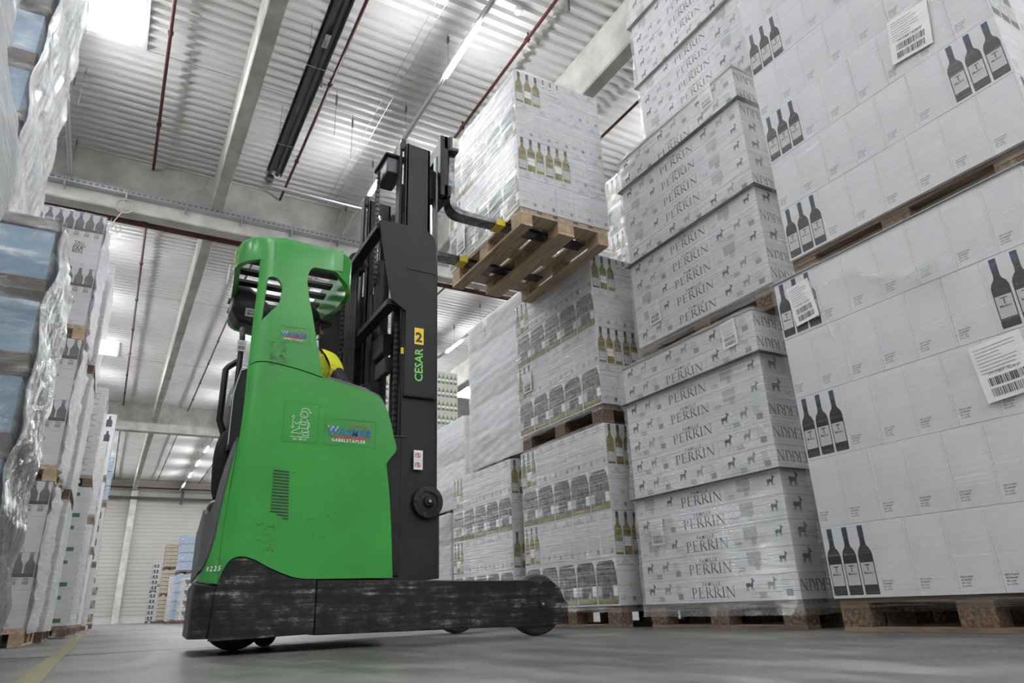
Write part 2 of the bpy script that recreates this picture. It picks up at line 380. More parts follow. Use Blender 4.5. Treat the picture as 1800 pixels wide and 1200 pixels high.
# red sprinkler pipes
for x, q in ((-.42, 'left of the first beam'), (2.75, 'right of the dark heater'), (5.95, 'behind the lifted pallet'), (9.2, 'above the goat-emblem cartons')):
    for a, b, z, q2 in ((-24, 17.3, 10.98, 'near bay'), (17.8, 41, 10.98, 'middle bay'), (41.5, 64.6, 10.98, 'far bay')):
        m = MB(); m.tube([(x, a, z), (x, b, z)], .035, 'red_pipe', 8)
        y = a + 2.1
        while y < b: m.tube([(x, y, z), (x, y + .07, z)], .055, 'red_pipe', 8); m.tube([(x, y, z - .09), (x, y, z + .15)], .02, 'red_pipe', 6); y += 3.1
        tag(m.build('sprinkler_pipe', loc=(x, a, z), smooth=40), 'dark red sprinkler pipe under the roof %s, %s' % (q, q2), 'pipe')
m = MB(); m.tube([(-16, 18.0, 9.72), (24, 18.0, 9.72)], .075, 'red_pipe', 12)
for x in (-3.4, -.42, 2.75, 5.9, 9.2): m.box(x - .08, 17.9, 9.78, x + .08, 18.1, 9.84, 'dark_pipe'); m.tube([(x, 18, 9.72), (x, 18, 10.98)], .03, 'red_pipe', 8)
tag(m.build('sprinkler_main', loc=(4, 18, 9.72), smooth=40), 'thick dark red main pipe running behind the concrete girder', 'pipe')
m = MB(); m.tube([(-16, 64.2, 10.35), (24, 64.2, 10.35)], .05, 'red_pipe', 8)
tag(m.build('sprinkler_main', loc=(4, 64.2, 10.3), smooth=40), 'thin red pipe across the top of the far wall', 'pipe')
m = MB(); m.tube([(-16, 64.3, 9.55), (24, 64.3, 9.55)], .10, 'dark_pipe', 10)
for x in (-2, 4.8, 8): m.box(x - .1, 64.27, 9.1, x + .1, 64.5, 10.2, 'dark_pipe')
tag(m.build('duct_pipe', loc=(4, 64.3, 9.5), smooth=40), 'thick dark pipe across the far wall below the thin red one', 'pipe')
# light trunking with lit luminaires
def trunk(x, y0, y1, starts, side):
    t = thing('light_track', 'white light trunking %s with bright tube sections' % side, 'lamp', (x, y0, ZL))
    m = MB(); m.prism([(x - .045, ZL + .075), (x - .045, ZL + .02), (x - .03, ZL), (x + .03, ZL), (x + .045, ZL + .02), (x + .045, ZL + .075)], y0, y1, 'white_paint')
    m.box(x - .01, y0, ZL - .006, x + .01, y1, ZL - .001, 'galvanised')
    m.build('rail', t)
    for y in starts:
        m = MB(); m.prism([(x - .05, ZL - .005), (x - .04, ZL - .05), (x + .04, ZL - .05), (x + .05, ZL - .005)], y, y + 1.45, 'lamp_glow'); m.build('lamp_tube', t)
    y = y0 + 1.0
    while y < y1:
        m = MB(); m.tube([(x, y, ZL + .08), (x, y, ZD + .05)], .004, 'tray_dark', 5); m.box(x - .015, y - .03, ZD - .25, x + .015, y + .03, ZD - .1, 'tray_dark'); m.build('suspension_wire', t); y += 2.35
for x, ph, s in ((4.52, 8.57, 'over the truck'), (-2.1, 16.3 - 4.7, 'above the left stacks'), (-8.7, 9, 'added unseen beyond the left row'), (11.1, 9, 'added unseen beyond the right row')):  # outer two rows are unseen, added to raise the ambient light
    st = [ph + 4.7 * i for i in range(-8, 13)]
    for a, b, q in ((-24, 17.08, 'near bay'), (18.1, 40.95, 'middle bay'), (41.55, YW - 1.0, 'far bay')):
        b_ = b
        trunk(x, a, b_, [y for y in st if a < y and y + 1.45 < b_ + .02], '%s, %s' % (s, q))
# cable tray on the girder
t = thing('cable_tray', 'slotted grey metal cable tray fixed along the concrete girder', 'cable tray', (4, 17.2, 10.07))
m = MB(); m.box(-15.9, 17.14, 10.02, 23.9, 17.16, 10.15, 'galvanised'); m.box(-15.9, 17.16, 10.02, 23.9, 17.34, 10.025, 'galvanised')
x = -6.0
while x < 9: m.box(x, 17.137, 10.055, x + .09, 17.1395, 10.11, 'tray_dark'); x += .13
m.build('tray', t)
for x in (-2.2, -.9, .45, 1.8, 3.1, 4.4, 5.7):
    m = MB(); m.box(x, 17.12, 9.90, x + .035, 17.34, 10.02, 'galvanised'); m.box(x, 17.115, 9.92, x + .03, 17.137, 10.2, 'galvanised'); m.build('tray_bracket', t)
# radiant heater
t = thing('radiant_heater', 'long dark steel radiant heater hanging under the roof above the truck', 'heater', (2.15, 12, 10.1))
m = MB(); x = 2.16; z = 10.13
pr = [(-.19, -.02), (-.17, .09), (-.09, .15), (.09, .15), (.17, .09), (.19, -.02), (.18, -.02), (.16, .08), (.085, .135), (-.085, .135), (-.16, .08), (-.18, -.02)]
m.prism([(x + a, z + b) for a, b in pr], 2.0, 14.95, 'heater_steel'); m.build('reflector', t)
for dx in (-.085, .085):
    m = MB(); m.tube([(x + dx, 2.0, z + .05), (x + dx, 14.95, z + .05)], .05, 'heater_tube', 12); m.build('burner_tube', t, smooth=40)
for y in (5.6, 8.2, 10.9, 13.6):
    m = MB(); m.box(x - .2, y, z - .03, x + .2, y + .02, z - .02, 'galvanised'); m.tube([(x - .15, y, z), (x - .15, y, ZD)], .005, 'tray_dark', 5); m.tube([(x + .15, y, z), (x + .15, y, ZD)], .005, 'tray_dark', 5); m.build('hanger', t)
m = MB(); m.box(x - .05, 10.0, z - .012, x + .05, 10.35, z - .004, 'paper'); lines(m, (V((x - .04, 10.1, z - .013)), V((1, 0, 0)), V((0, 1, 0)), V((0, 0, -1))), 0, .2, .08, 5, .04, .012, 'ink'); m.build('rating_plate', t)
m = MB(); m.lathe([(.0, -.08), (.09, -.07), (.1, .08), (0, .1)], (x - .05, 15.1, z + .0), (0, 1, 0), 'heater_tube', 16); m.box(x - .1, 15.0, z - .04, x + .02, 15.2, z + .05, 'dark_pipe'); m.build('burner_fan', t, smooth=40)
m = MB(); z = 10.02; m.tube([(2.2, 15.25, z), (4.78, 15.3, z), (4.92, 15.3, z + .12), (4.92, 15.3, ZD)], .045, 'galvanised', 10)
tag(m.build('gas_pipe', loc=(2.2, 15.3, z), smooth=40), 'horizontal metal pipe leading right from the end of the dark heater', 'pipe')
# thin parallel cable rails and droppers
for q, x in (('left', 3.9), ('right', 4.08)):
    m = MB(); m.tube([(x, -6, 10.9), (x, 16.8, 10.9)], .008, 'galvanised', 6); tag(m.build('cable_rail', loc=(x, 0, 10.9)), 'thin %s wire rail of the pair running beside the light trunking' % q, 'rail')
for i, (x, y, l, q) in enumerate(((-1.9, 14.3, .9, 'above the left light'), (3.0, 12.6, 1.1, 'right of the heater, nearer'), (3.55, 13.2, 1.1, 'right of the heater, further'), (6.3, 11, .3, 'beside the red pipe near the lifted load'), (6.2, 8, .3, 'over the lifted load'), (2.55, 12.2, .25, 'right next to the heater end'))):
    m = MB(); m.box(x - .02, y - .02, ZD - .35, x + .02, y + .02, ZD - .1, 'tray_dark'); m.tube([(x, y, ZD + .03), (x, y, ZD - .1 - l)], .005, 'tray_dark', 5)
    tag(m.build('ceiling_hook', loc=(x, y, ZD)), 'small dark roof hook %s' % q, 'hook')
# smoke detector bracket
m = MB(); m.box(5.0, 8.6, ZD - .06, 5.5, 8.66, ZD, 'white_paint'); m.lathe([(0, 0), (.08, .01), (.09, .08), (.06, .14), (0, .14)], (5.45, 8.63, ZD - .2), (0, 0, 1), 'white_paint', 16)
tag(m.build('smoke_detector', loc=(5.45, 8.63, ZD), smooth=40), 'small white detector on an arm beside the brightest light tube', 'detector')
# coil of cable hanging from tray, second coil behind the guard
def coil(x, y, z, r, lab, tail):
    t = thing('cable_coil', lab, 'cable', (x, y, z)); m = MB(); rnd = random.Random(int(x * 10))
    for k in range(5):
        rr = r * rnd.uniform(.8, 1.05); a = rnd.uniform(-.3, .3); cx = rnd.uniform(-.03, .03)
        m.tube([(x + cx + rr * math.cos(q * PI / 8), y + a * .25 * math.cos(q * PI / 8) - .06, z + rr * math.sin(q * PI / 8)) for q in range(17)], .011, 'cable', 6)
    m.tube([(x, y - .06, z + r), (x - .02, y - .05, z + r + .2), (x + .05, y, z + r + .35)], .011, 'cable', 6); m.build('loops', t, smooth=60)
    if tail:
        m = MB(); m.tube([(x - .05, y - .06, z - r), (x - .18, y - .06, z - r - .3), (x - .1, y - .06, z - r - .5), (x + .02, y - .06, z - r - .7)], .011, 'cable', 6)
        m.tube([(x - .1 + .1 * math.cos(q * PI / 6), y - .06, z - r - .45 + .12 * math.sin(q * PI / 6)) for q in range(13)], .011, 'cable', 6)
        m.box(x - .05, y - .08, z - r - .72, x + .03, y - .04, z - r - .6, 'paper'); m.build('loose_end', t, smooth=60)
coil(-.86, 17.1, 9.62, .19, 'pale coil of cable with loose end hanging from the cable tray', True)
coil(4.2, 17.1, 9.50, .2, 'coil of cable hanging from the tray just behind the truck guard', False)
m = MB(); m.tube([(.85, 17.3, ZD - .1), (.8, 17.25, 10.7), (.5, 17.2, 10.45), (.45, 17.2, 10.3)], .012, 'cable', 6)
tag(m.build('cable', loc=(.8, 17.3, 10.7)), 'grey cable curving down from the roof onto the cable tray', 'cable')
# a bright road lamp-like tray hanger at the left
for x, q in ((-2.6, 'left'), (4.25, 'right')):
    m = MB(); m.tube([(x + .25, 16.8, ZD - .02), (x, 17.1, 10.35)], .018, 'galvanised', 8); tag(m.build('stay_rod', loc=(x, 17, 10.5)), 'thin metal stay rod holding the cable tray at its %s' % q, 'rod')

# ================================================================== PALLETS
def pallet_parts(t, x0, y0, z0, W, D, wm, bm, parts=True):
    # long side D along y: bottom boards and top boards run along y
    def P(nm, m): m.build(nm, t, bevel=.002)
    acc = MB()
    def put(nm, *a):
        m = MB() if parts else acc
        m.box(*a)
        if parts: P(nm, m)
    xs = [(0, .145), (.1875, .2875), (.3275, .4725), (.5125, .6125), (.655, .8)]
    for a, b in xs: put('top_board', x0 + a * W / .8, y0, z0 + .122, x0 + b * W / .8, y0 + D, z0 + .144, wm)
    ys = [(0, .145), (D / 2 - .0725, D / 2 + .0725), (D - .145, D)]
    for a, b in ys: put('cross_board', x0, y0 + a, z0 + .100, x0 + W, y0 + b, z0 + .122, wm)
    bx = [(0, .1), (W / 2 - .0725, W / 2 + .0725), (W - .1, W)]
    for a, b in bx:
        put('bottom_board', x0 + a, y0, z0, x0 + b, y0 + D, z0 + .022, wm)
        for c, d in ys: put('block', x0 + a, y0 + c, z0 + .022, x0 + b, y0 + d, z0 + .100, bm)
    return acc
pcount = 0
def pallet(x0, y0, z0, label, W=.8, D=1.2, old=True, parts=True, group=None):
    wm, bm = ('pine_old', 'block_chip') if old else ('pine', 'block_pine')
    if parts:
        t = thing('pallet', label, 'pallet', (x0 + W / 2, y0 + D / 2, z0)); pallet_parts(t, x0, y0, z0, W, D, wm, bm)
    else:
        t = pallet_parts(None, x0, y0, z0, W, D, wm, bm, False).build('pallet', loc=(x0 + W / 2, y0 + D / 2, z0)); tag(t, label, 'pallet')
    if group: t['group'] = group
    return t

# ================================================================== CARTONS
def base_carton(a, b, h, m='carton_white', flap=True, g=.0004):
    mb = MB(); x, y = a / 2 - g, b / 2 - g; c = .0015
    # box with chamfered vertical edges
    pts = [(-x + c, -y), (x - c, -y), (x, -y + c), (x, y - c), (x - c, y), (-x + c, y), (-x, y - c), (-x, -y + c)]
    mb.prism(pts, 0, h - .002, m, 'z')
    fr = {'f': (V((-x, -y, 0)), V((1, 0, 0)), V((0, 0, 1)), V((0, -1, 0))), 'k': (V((x, y, 0)), V((-1, 0, 0)), V((0, 0, 1)), V((0, 1, 0))),
          'l': (V((-x, y, 0)), V((0, -1, 0)), V((0, 0, 1)), V((-1, 0, 0))), 'r': (V((x, -y, 0)), V((0, 1, 0)), V((0, 0, 1)), V((1, 0, 0)))}
    return mb, fr
DATA = {}
def merlot():
    a, b, h = .25, .166, .321; mb, F = base_carton(a, b, h)
    for f in 'fk':
        for i in range(3): bottle(mb, F[f], .044 + i * .08, .012, .07, .295, 'glass_dark', 'wine_label', 'capsule_blue', word='Merlot')
        for i in range(3):
            x = .044 + i * .08; mb.rect(F[f], x - .013, .135, .026, .004, 'ink', .0016); mb.rect(F[f], x - .002, .11, .004, .03, 'ink', .0016); mb.rect(F[f], x - .01, .1, .02, .003, 'ink_grey', .0016)
    for f in 'lr':
        for i, s_ in enumerate(('182719 (SAP)', 'AS 804649', 'NN 1220', '6 x 0,75L')):
            mb.tris(F[f], fit(text2d(s_, 1, .012), (.05, .042, .034, .038)[i]), 'ink', .0008, (.012, .062 - i * .0115))
        mb.rect(F[f], .156, .01, .0012, .30, 'crease', .0006)
    return mb.data('merlot_carton')
def perrin(var):
    a, b, h = .41, .30, .134; mb, F = base_carton(a, b, h)
    big = fit(serif_word('PERRIN'), 1.0)
    def word(f, w_, x, y, flip=False):
        V_, F_ = big
        vv = [((-p if flip else p) * w_, (-q if flip else q) * w_ * 1.0) for p, q in V_]
        k = .060 / (w_ * max(q for _, q in V_))
        vv = [(p, q * k) for p, q in vv]
        mb.tris(F[f], (vv, F_), 'ink', .0008, (x, y))
    if var == 0:
        for f in 'fk':
            word(f, .345, .033, .024); mb.tris(F[f], fit(text2d('FAMILLE', 1, .01, space=1.3), .14), 'ink', .0008, (.13, .09))
    elif var == 1:
        for f in 'fk':
            goat(mb, F[f], .05, .05, .07); goat(mb, F[f], .20, .05, .07, 'ink_grey'); mb.rect(F[f], .14, .012, .05, .03, 'crease', .0007); mb.rect(F[f], .0, .045, .4, .0012, 'crease'); mb.tris(F[f], fit(text2d('Vin de France', 1), .12), 'ink_grey', .0008, (.07, .03)); lines(mb, F[f], .06, .018, .16, 1, .01)
            mb.rect(F[f], .28, .0, .0014, h, 'crease'); mb.rect(F[f], 0, .098, a, .001, 'crease'); lines(mb, F[f], .3, .1, .07, 5, .012, .003, seed=3)
            mb.rect(F[f], .32, .02, .045, .032, 'ink_grey', .0008)
    else:
        for f in 'fk':
            mb.tris(F[f], fit(text2d('Vin Blanc', 1, .01), .05), 'ink', .0008, (.02, .035)); lines(mb, F[f], .02, .028, .05, 2, .008); goat(mb, F[f], .31, .05, .06, 'ink'); mb.rect(F[f], .09, .05, .10, .07, 'crease', .0006)
            mb.rect(F[f], .0, .06, a, .001, 'crease'); mb.rect(F[f], .2, .03, .06, .05, 'carton_cream', .0007)
            barcode(mb, F[f], .14, .02, .035, .045, 'ink_grey', 4, .0009)
    for f in 'lr':
        if var == 0: word(f, .29, .295, .10, True)
        elif var == 1: word(f, .29, .295, .10, True)
        else:
            goat(mb, F[f], .06, .04, .085); mb.tris(F[f], fit(text2d('Vin Blanc', 1, .01), .06), 'ink_grey', .0008, (.17, .04))
    return mb.data('goat_carton_%d' % var)
def burg():
    a, b, h = .246, .165, .32; mb, F = base_carton(a, b, h)
    f = 'f'
    for i in range(3): bottle(mb, F[f], .043 + i * .079, .012, .069, .298, 'glass_olive', 'wine_label' if i != 1 else 'paper', 'ink', lab=((.06, .3), (.2, .42), (.1, .36))[i])
    # back: window picture between bottles, white hang tag
    f = 'k'; mb.shape(F[f], [(.006, .03), (.236, .03), (.236, .26), (.205, .298), (.04, .298), (.006, .26)], 'photo_dark', .0006)
    for i, x in enumerate((.035, .10, .155, .215)): bottle(mb, F[f], x, .01, (.055, .036, .036, .055)[i], (.27, .2, .17, .27)[i], 'glass_olive' if i in (0, 3) else 'glass_dark', ('wine_label', None, 'ink_grey', 'paper')[i], 'ink', lab=(.2, .45))
    mb.rect(F[f], .02, .012, .205, .035, 'glass_olive', .0013)
    mb.shape(F[f], [(.228, .24), (.244, .24), (.244, .31), (.218, .31)], 'paper', .0012)
    for f in 'lr':
        mb.shape(F[f], [(.02, .265), (.145, .265), (.15, .268), (.15, .27), (.02, .27)], 'ink_grey', .0007)
        mb.rect(F[f], .018, .265, .0012, .05, 'ink_grey', .0007)
        for i, s_ in enumerate(('BADEN', 'WEISSER', 'BURGUNDER')): mb.tris(F[f], fit(text2d(s_, 1, .012), (.028, .045, .058)[i]), 'ink', .0008, ((.068, .06, .053)[i], .303 - i * .0125))
        n = 12; mb.shape(F[f], [(.115 + .011 * math.cos(q * 2 * PI / n), .135 + .011 * math.sin(q * 2 * PI / n)) for q in range(n)], 'dot_yellow', .0008)
        mb.rect(F[f], .108, .118, .014, .003, 'ink_grey', .0009)
        mb.rect(F[f], .05, .03, .0012, .2, 'crease'); lines(mb, F[f], .03, .06, .04, 4, .009, .003, 'ink_grey', 2)
        barcode(mb, F[f], .12, .028, .026, .03, 'ink', 9)
    return mb.data('white_wine_carton')
def burg_text():
    a, b, h = .246, .165, .32; mb, F = base_carton(a, b, h)
    for x in (.02, .09, .16): mb.rect(F['f'], x, .235, .018, .08, 'glass_olive', .0007); mb.rect(F['f'], x, .245, .018, .02, 'paper', .0009)
    mb.tris(F['f'], fit(text2d('O. B. Weine', 1, .01), .1), 'ink', .0008, (.07, .17))
    mb.tris(F['f'], fit(text2d('oder Sommer-Genuss', 1), .16), 'ink_grey', .0008, (.04, .145)); mb.tris(F['f'], fit(text2d('Weisser Burgunder', 1), .15), 'ink_grey', .0008, (.045, .125))
    mb.tris(F['f'], fit(text2d('6 x 0,75L e', 1, .01), .09), 'ink', .0008, (.08, .07))
    return mb.data('white_wine_text_carton')
def tf(var):
    a, b, h = .262, .22, .30; mb, F = base_carton(a, b, h)
    for f in 'fklr':
        w_ = a if f in 'fk' else b
        if var == 0:
            n = 3
            for i in range(n):
                cx = w_ * (i + .5) / n; bottle(mb, F[f], cx, .10, w_ / n * .86, .195, 'glass_grey', None, 'ink_grey', slim=True)
            mb.rect(F[f], .004, .098, w_ - .011, .03, 'grey_band', .0012)
            for i in range(n):
                mb.rect(F[f], w_ * i / n + .006, .012, w_ / n - .01, .084, 'carton_cream', .0008)
                for j, s_ in enumerate(('TAU', 'SEND', 'FAR')): mb.tris(F[f], fit(text2d(s_, 1, .015), w_ / n * .5), 'ink', .001, (w_ * i / n + .012, .075 - j * .018))
        else:
            for j, s_ in enumerate(('TAU', 'SEND', 'FAR', 'BEN')): mb.tris(F[f], fit(text2d(s_, 1, .012), (.085, .105, .09, .085)[j]), 'ink', .0008, (.03, .25 - j * .033))
            lines(mb, F[f], .12, .035, .05, 3, .01, .003, seed=4)
    return mb.data('farben_carton_%d' % var)
def plain(nm, a, b, h, m, deco=None):
    mb, F = base_carton(a, b, h, m)
    if deco: deco(mb, F, a, b, h)
    return mb.data(nm)
def d_green(mb, F, a, b, h):
    for f, w_ in (('f', a), ('k', a), ('l', b), ('r', b)):
        mb.rect(F[f], 0, h * .08, w_ * .8, h * .12, 'print_green', .0007); mb.rect(F[f], w_ * .1, h * .1, w_ * .3, h * .05, 'paper', .001)
        mb.rect(F[f], w_ * .1, h * .2, w_ * .35, h * .45, 'photo_dark', .0007); mb.rect(F[f], 0, h * .72, w_ * .7, h * .1, 'print_green', .0007)
def d_lines(mb, F, a, b, h):
    for f, w_ in (('f', a), ('k', a), ('l', b), ('r', b)):
        for k in range(3): mb.rect(F[f], w_ * .1, h * (.2 + k * .25), w_ * .7, h * .04, 'ink_grey', .0007)
        mb.rect(F[f], w_ * .5, h * .45, w_ * .2, h * .3, 'crease', .0009)
def d_bottles(mb, F, a, b, h):
    for f, w_ in (('f', a), ('k', a), ('l', b), ('r', b)):
        for i in range(2): bottle(mb, F[f], w_ * (.3 + .4 * i), h * .15, w_ * .28, h * .72, 'ink', None, 'ink')
def d_small(mb, F, a, b, h):
    for f, w_ in (('f', a), ('k', a), ('l', b), ('r', b)):
        for i in range(3): bottle(mb, F[f], w_ * (i + .5) / 3, h * .12, w_ / 3 * .8, h * .74, 'glass_green', 'paper', 'dot_yellow', lab=(.25, .5))
def d_photo(mb, F, a, b, h):
    for f, w_ in (('f', a), ('k', a), ('l', b), ('r', b)): mb.rect(F[f], 0, h * .1, w_ * .95, h * .6, 'photo_brown', .0007)
def d_mark(mb, F, a, b, h):
    for f, w_ in (('f', a), ('k', a), ('l', b), ('r', b)):
        mb.shape(F[f], [(w_ * .35, h * .4), (w_ * .65, h * .4), (w_ * .8, h * .8), (w_ * .2, h * .8)], 'ink', .0007); mb.rect(F[f], w_ * .45, h * .2, w_ * .1, h * .2, 'ink', .0007); mb.rect(F[f], w_ * .25, h * .14, w_ * .5, h * .05, 'ink', .0007)
def d_dotgreen(mb, F, a, b, h):
    for f, w_ in (('f', a), ('k', a), ('l', b), ('r', b)):
        mb.rect(F[f], w_ * .1, h * .3, w_ * .25, h * .45, 'ink', .0007); mb.rect(F[f], w_ * .55, h * .3, w_ * .25, h * .45, 'ink', .0007); mb.rect(F[f], w_ * .05, h * .12, w_ * .85, h * .15, 'print_green', .0007)
def d_tray(mb, F, a, b, h):
    for f, w_ in (('f', a), ('k', a), ('l', b), ('r', b)): mb.rect(F[f], 0, 0, w_ - .004, .035, 'tray_brown', .0008); mb.rect(F[f], .0, .035, w_ - .004, .012, 'paper', .0008)
KINDS = {  # kind: (mesh, a, b, h, look, name)
    'M': (merlot(), .25, .166, .321, 'Merlot carton', 'merlot_carton'),
    'P0': (perrin(0), .41, .30, .134, 'lettered carton', 'flat_carton'), 'P1': (perrin(1), .41, .30, .134, 'goat carton', 'flat_carton'), 'P2': (perrin(2), .41, .30, .134, 'small print carton', 'flat_carton'),
    'B': (burg(), .246, .165, .32, 'Burgunder carton', 'burgunder_carton'), 'BT': (burg_text(), .246, .165, .32, 'notched text carton', 'burgunder_carton'),
    'T0': (tf(0), .262, .22, .30, 'grey bottle carton', 'red_wine_carton'), 'T1': (tf(1), .262, .22, .30, 'block lettered carton', 'red_wine_carton'),
    'BL': (plain('blue', .40, .40, .35, 'carton_blue'), .40, .40, .35, 'pale blue box', 'blue_box'),
    'BLs': (plain('bluef', .40, .40, .36, 'carton_sky', d_tray), .40, .40, .36, 'pale blue box', 'blue_box'),
    'G': (plain('green', .40, .40, .42, 'carton_white', d_green), .40, .40, .42, 'green printed carton', 'green_print_carton'),
    'L': (plain('lines', .40, .40, .30, 'carton_white', d_lines), .40, .40, .30, 'striped carton', 'striped_carton'),
    'K': (plain('bott', .40, .40, .32, 'carton_white', d_bottles), .40, .40, .32, 'black bottle carton', 'black_bottle_carton'),
    'S': (plain('small', .266, .24, .278, 'carton_cream', d_small), .266, .24, .278, 'green bottle carton', 'green_bottle_carton'),
    'F': (plain('photo', .40, .40, .37, 'carton_white', d_photo), .40, .40, .37, 'brown picture carton', 'picture_carton'),
    'D': (plain('mark', .40, .40, .39, 'carton_white', d_mark), .40, .40, .39, 'black emblem carton', 'emblem_carton'),
    'DG': (plain('dotg', .40, .40, .34, 'carton_white', d_dotgreen), .40, .40, .34, 'green striped carton', 'green_stripe_carton'),
    'N': (plain('tan', .40, .40, .20, 'carton_tan', d_tray), .40, .40, .20, 'tan carton', 'tan_carton'),
    'W': (plain('white', .40, .40, .31, 'carton_white'), .40, .40, .31, 'white carton', 'plain_carton'),
}
protos = {}
ORD = ['bottom', 'second', 'third', 'fourth', 'fifth', 'sixth', 'seventh', 'eighth', 'ninth', 'tenth', 'eleventh', 'twelfth', 'thirteenth', 'fourteenth', 'fifteenth']
STOCK = []; stock_on = [False]
def carton(kind, x, y, z, rot, label, group):
    me, a, b, h, look, nm = KINDS[kind]
    if stock_on[0]: STOCK.append((me, Matrix.Translation((x, y, z)) @ Matrix.Rotation(R(rot), 4, 'Z'))); return
    if len(label.replace('-', ' ').split()) > 16: raise ValueError(label)
    if kind not in protos:
        o = bpy.data.objects.new(nm, me); C.objects.link(o); protos[kind] = o
    else: o = protos[kind].copy(); C.objects.link(o)
    j = random.uniform
    o.location = (x + j(-.0005, .0005), y + j(-.0003, .0003), z); o.rotation_euler = (0, 0, R(rot))
    tag(o, label, 'carton', group); return o
def load(X0, Y0, z0, layers, place, group, south_from=1):
    """layers: list of (west, south); each a list of (kind, orient). orient a: wide face out, A: its back, b: narrow face out.
    west runs from the far end to the near end on the aisle face; south continues along the near face"""
    z = z0; ends = []
    for li, (west, south) in enumerate(layers):
        h = max(KINDS[k][3] for k, o in west)
        tot = sum(KINDS[k][1] if o in 'aA' else KINDS[k][2] for k, o in west)
        y = Y0 + tot; lay = ORD[li]; n = len(west)
        jx = random.uniform(-.0012, .0012)
        for i, (k, o) in enumerate(west):
            me, a, b, hh, look, nm = KINDS[k]
            fw, dp = (a, b) if o in 'aA' else (b, a)
            rot = {'a': -90, 'A': 90, 'b': 0}[o]
            pos = 'near end' if i == n - 1 else ('far end' if i == 0 else ORD[i] + ' from far')
            carton(k, X0 + dp / 2 + jx, y - fw / 2, z, rot, '%s, %s layer, aisle side %s, %s' % (look, lay, pos, place), group)
            y -= fw
            if i == n - 1: corner = dp
        x = X0 + corner
        for i, (k, o) in enumerate(south):
            me, a, b, hh, look, nm = KINDS[k]
            fw, dp = (a, b) if o in 'aA' else (b, a)
            rot = {'a': 0, 'A': 180, 'b': 90}[o]
            carton(k, x + fw / 2 + jx, Y0 + dp / 2, z, rot, '%s, %s layer, short side %s, %s' % (look, lay, ('first', 'second', 'third', 'fourth', 'fifth', 'sixth')[i], place), group)
            x += fw
        z += h
    return z
def sheet(x0, y0, z, x1, y1, label, mt='carton_edge', th=.004, name='cardboard_sheet'):
    m = MB(); m.box(x0, y0, z, x1, y1, z + th, mt); return tag(m.build(name, loc=((x0 + x1) / 2, (y0 + y1) / 2, z)), label, 'cardboard sheet' if name == 'cardboard_sheet' else 'tray')

# stretch film shells
def wrap(x0, y0, x1, y1, z0, z1, mt, label, seed=0, nu=110, nv=60, off=.008, amp=.006, bulges=(), top=.06, pinch=(), rad=.02):
    rnd = random.Random(seed); per = []
    # rounded rectangle path
    cs = [(x0, y0, PI), (x1, y0, 1.5 * PI), (x1, y1, 0), (x0, y1, .5 * PI)]
    def corner(cx, cy, a0): return [(cx + rad * math.cos(a0 + q * PI / 6), cy + rad * math.sin(a0 + q * PI / 6)) for q in range(4)]
    pts = corner(x0 + rad, y0 + rad, PI) + corner(x1 - rad, y0 + rad, 1.5 * PI) + corner(x1 - rad, y1 - rad, 0) + corner(x0 + rad, y1 - rad, .5 * PI)
    path = []
    for i in range(len(pts)):
        a, b = pts[i], pts[(i + 1) % len(pts)]; L = math.hypot(b[0] - a[0], b[1] - a[1]); k = max(1, int(L / ((x1 - x0 + y1 - y0) * 2 / nu)))
        for q in range(k): path.append((a[0] + (b[0] - a[0]) * q / k, a[1] + (b[1] - a[1]) * q / k))
    n = len(path); cx, cy = (x0 + x1) / 2, (y0 + y1) / 2
    ph = [rnd.uniform(0, 6.28) for _ in range(8)]
    def outd(i):
        a, b = path[i - 1], path[(i + 1) % n]; dx, dy = b[0] - a[0], b[1] - a[1]; l = math.hypot(dx, dy) or 1; return dy / l, -dx / l
    vs_ = []; rows = nv + 1
    for j in range(rows):
        z = z0 + (z1 - z0) * j / nv
        for i in range(n):
            ox, oy = outd(i); s_ = i / n * 60
            o = off + amp * (.5 * math.sin(z * 23 + ph[0] + .35 * s_ + math.sin(s_ * .7 + ph[1])) + .35 * math.sin(z * 61 - .9 * s_ + ph[2]) + .3 * math.sin(s_ * 1.7 + z * 5 + ph[3])) * .7 + amp * .12 * rnd.uniform(-1, 1)
            for bz, ba in bulges: o += ba * (math.exp(-(z - bz) / .16) if z >= bz else math.exp(-(bz - z) / .012))
            for bz, ba in pinch: o -= ba * math.exp(-((z - bz) / .03) ** 2)
            vs_.append((path[i][0] + ox * o, path[i][1] + oy * o, z + amp * .2 * rnd.uniform(-1, 1)))
    fs = [(j * n + i, j * n + (i + 1) % n, (j + 1) * n + (i + 1) % n, (j + 1) * n + i) for j in range(nv) for i in range(n)]
    if top:
        o = len(vs_)
        for i in range(n): ox, oy = outd(i); vs_.append((path[i][0] - ox * top * rnd.uniform(.6, 1.2), path[i][1] - oy * top * rnd.uniform(.6, 1.2), z1 + .004 + rnd.uniform(0, .006)))
        fs += [(nv * n + i, nv * n + (i + 1) % n, o + (i + 1) % n, o + i) for i in range(n)]
    m = MB(); m.add(vs_, fs, mt); ob = m.build('stretch_film', loc=(cx, cy, z0), recalc=False, smooth=180)
    return tag(ob, label, 'stretch film')

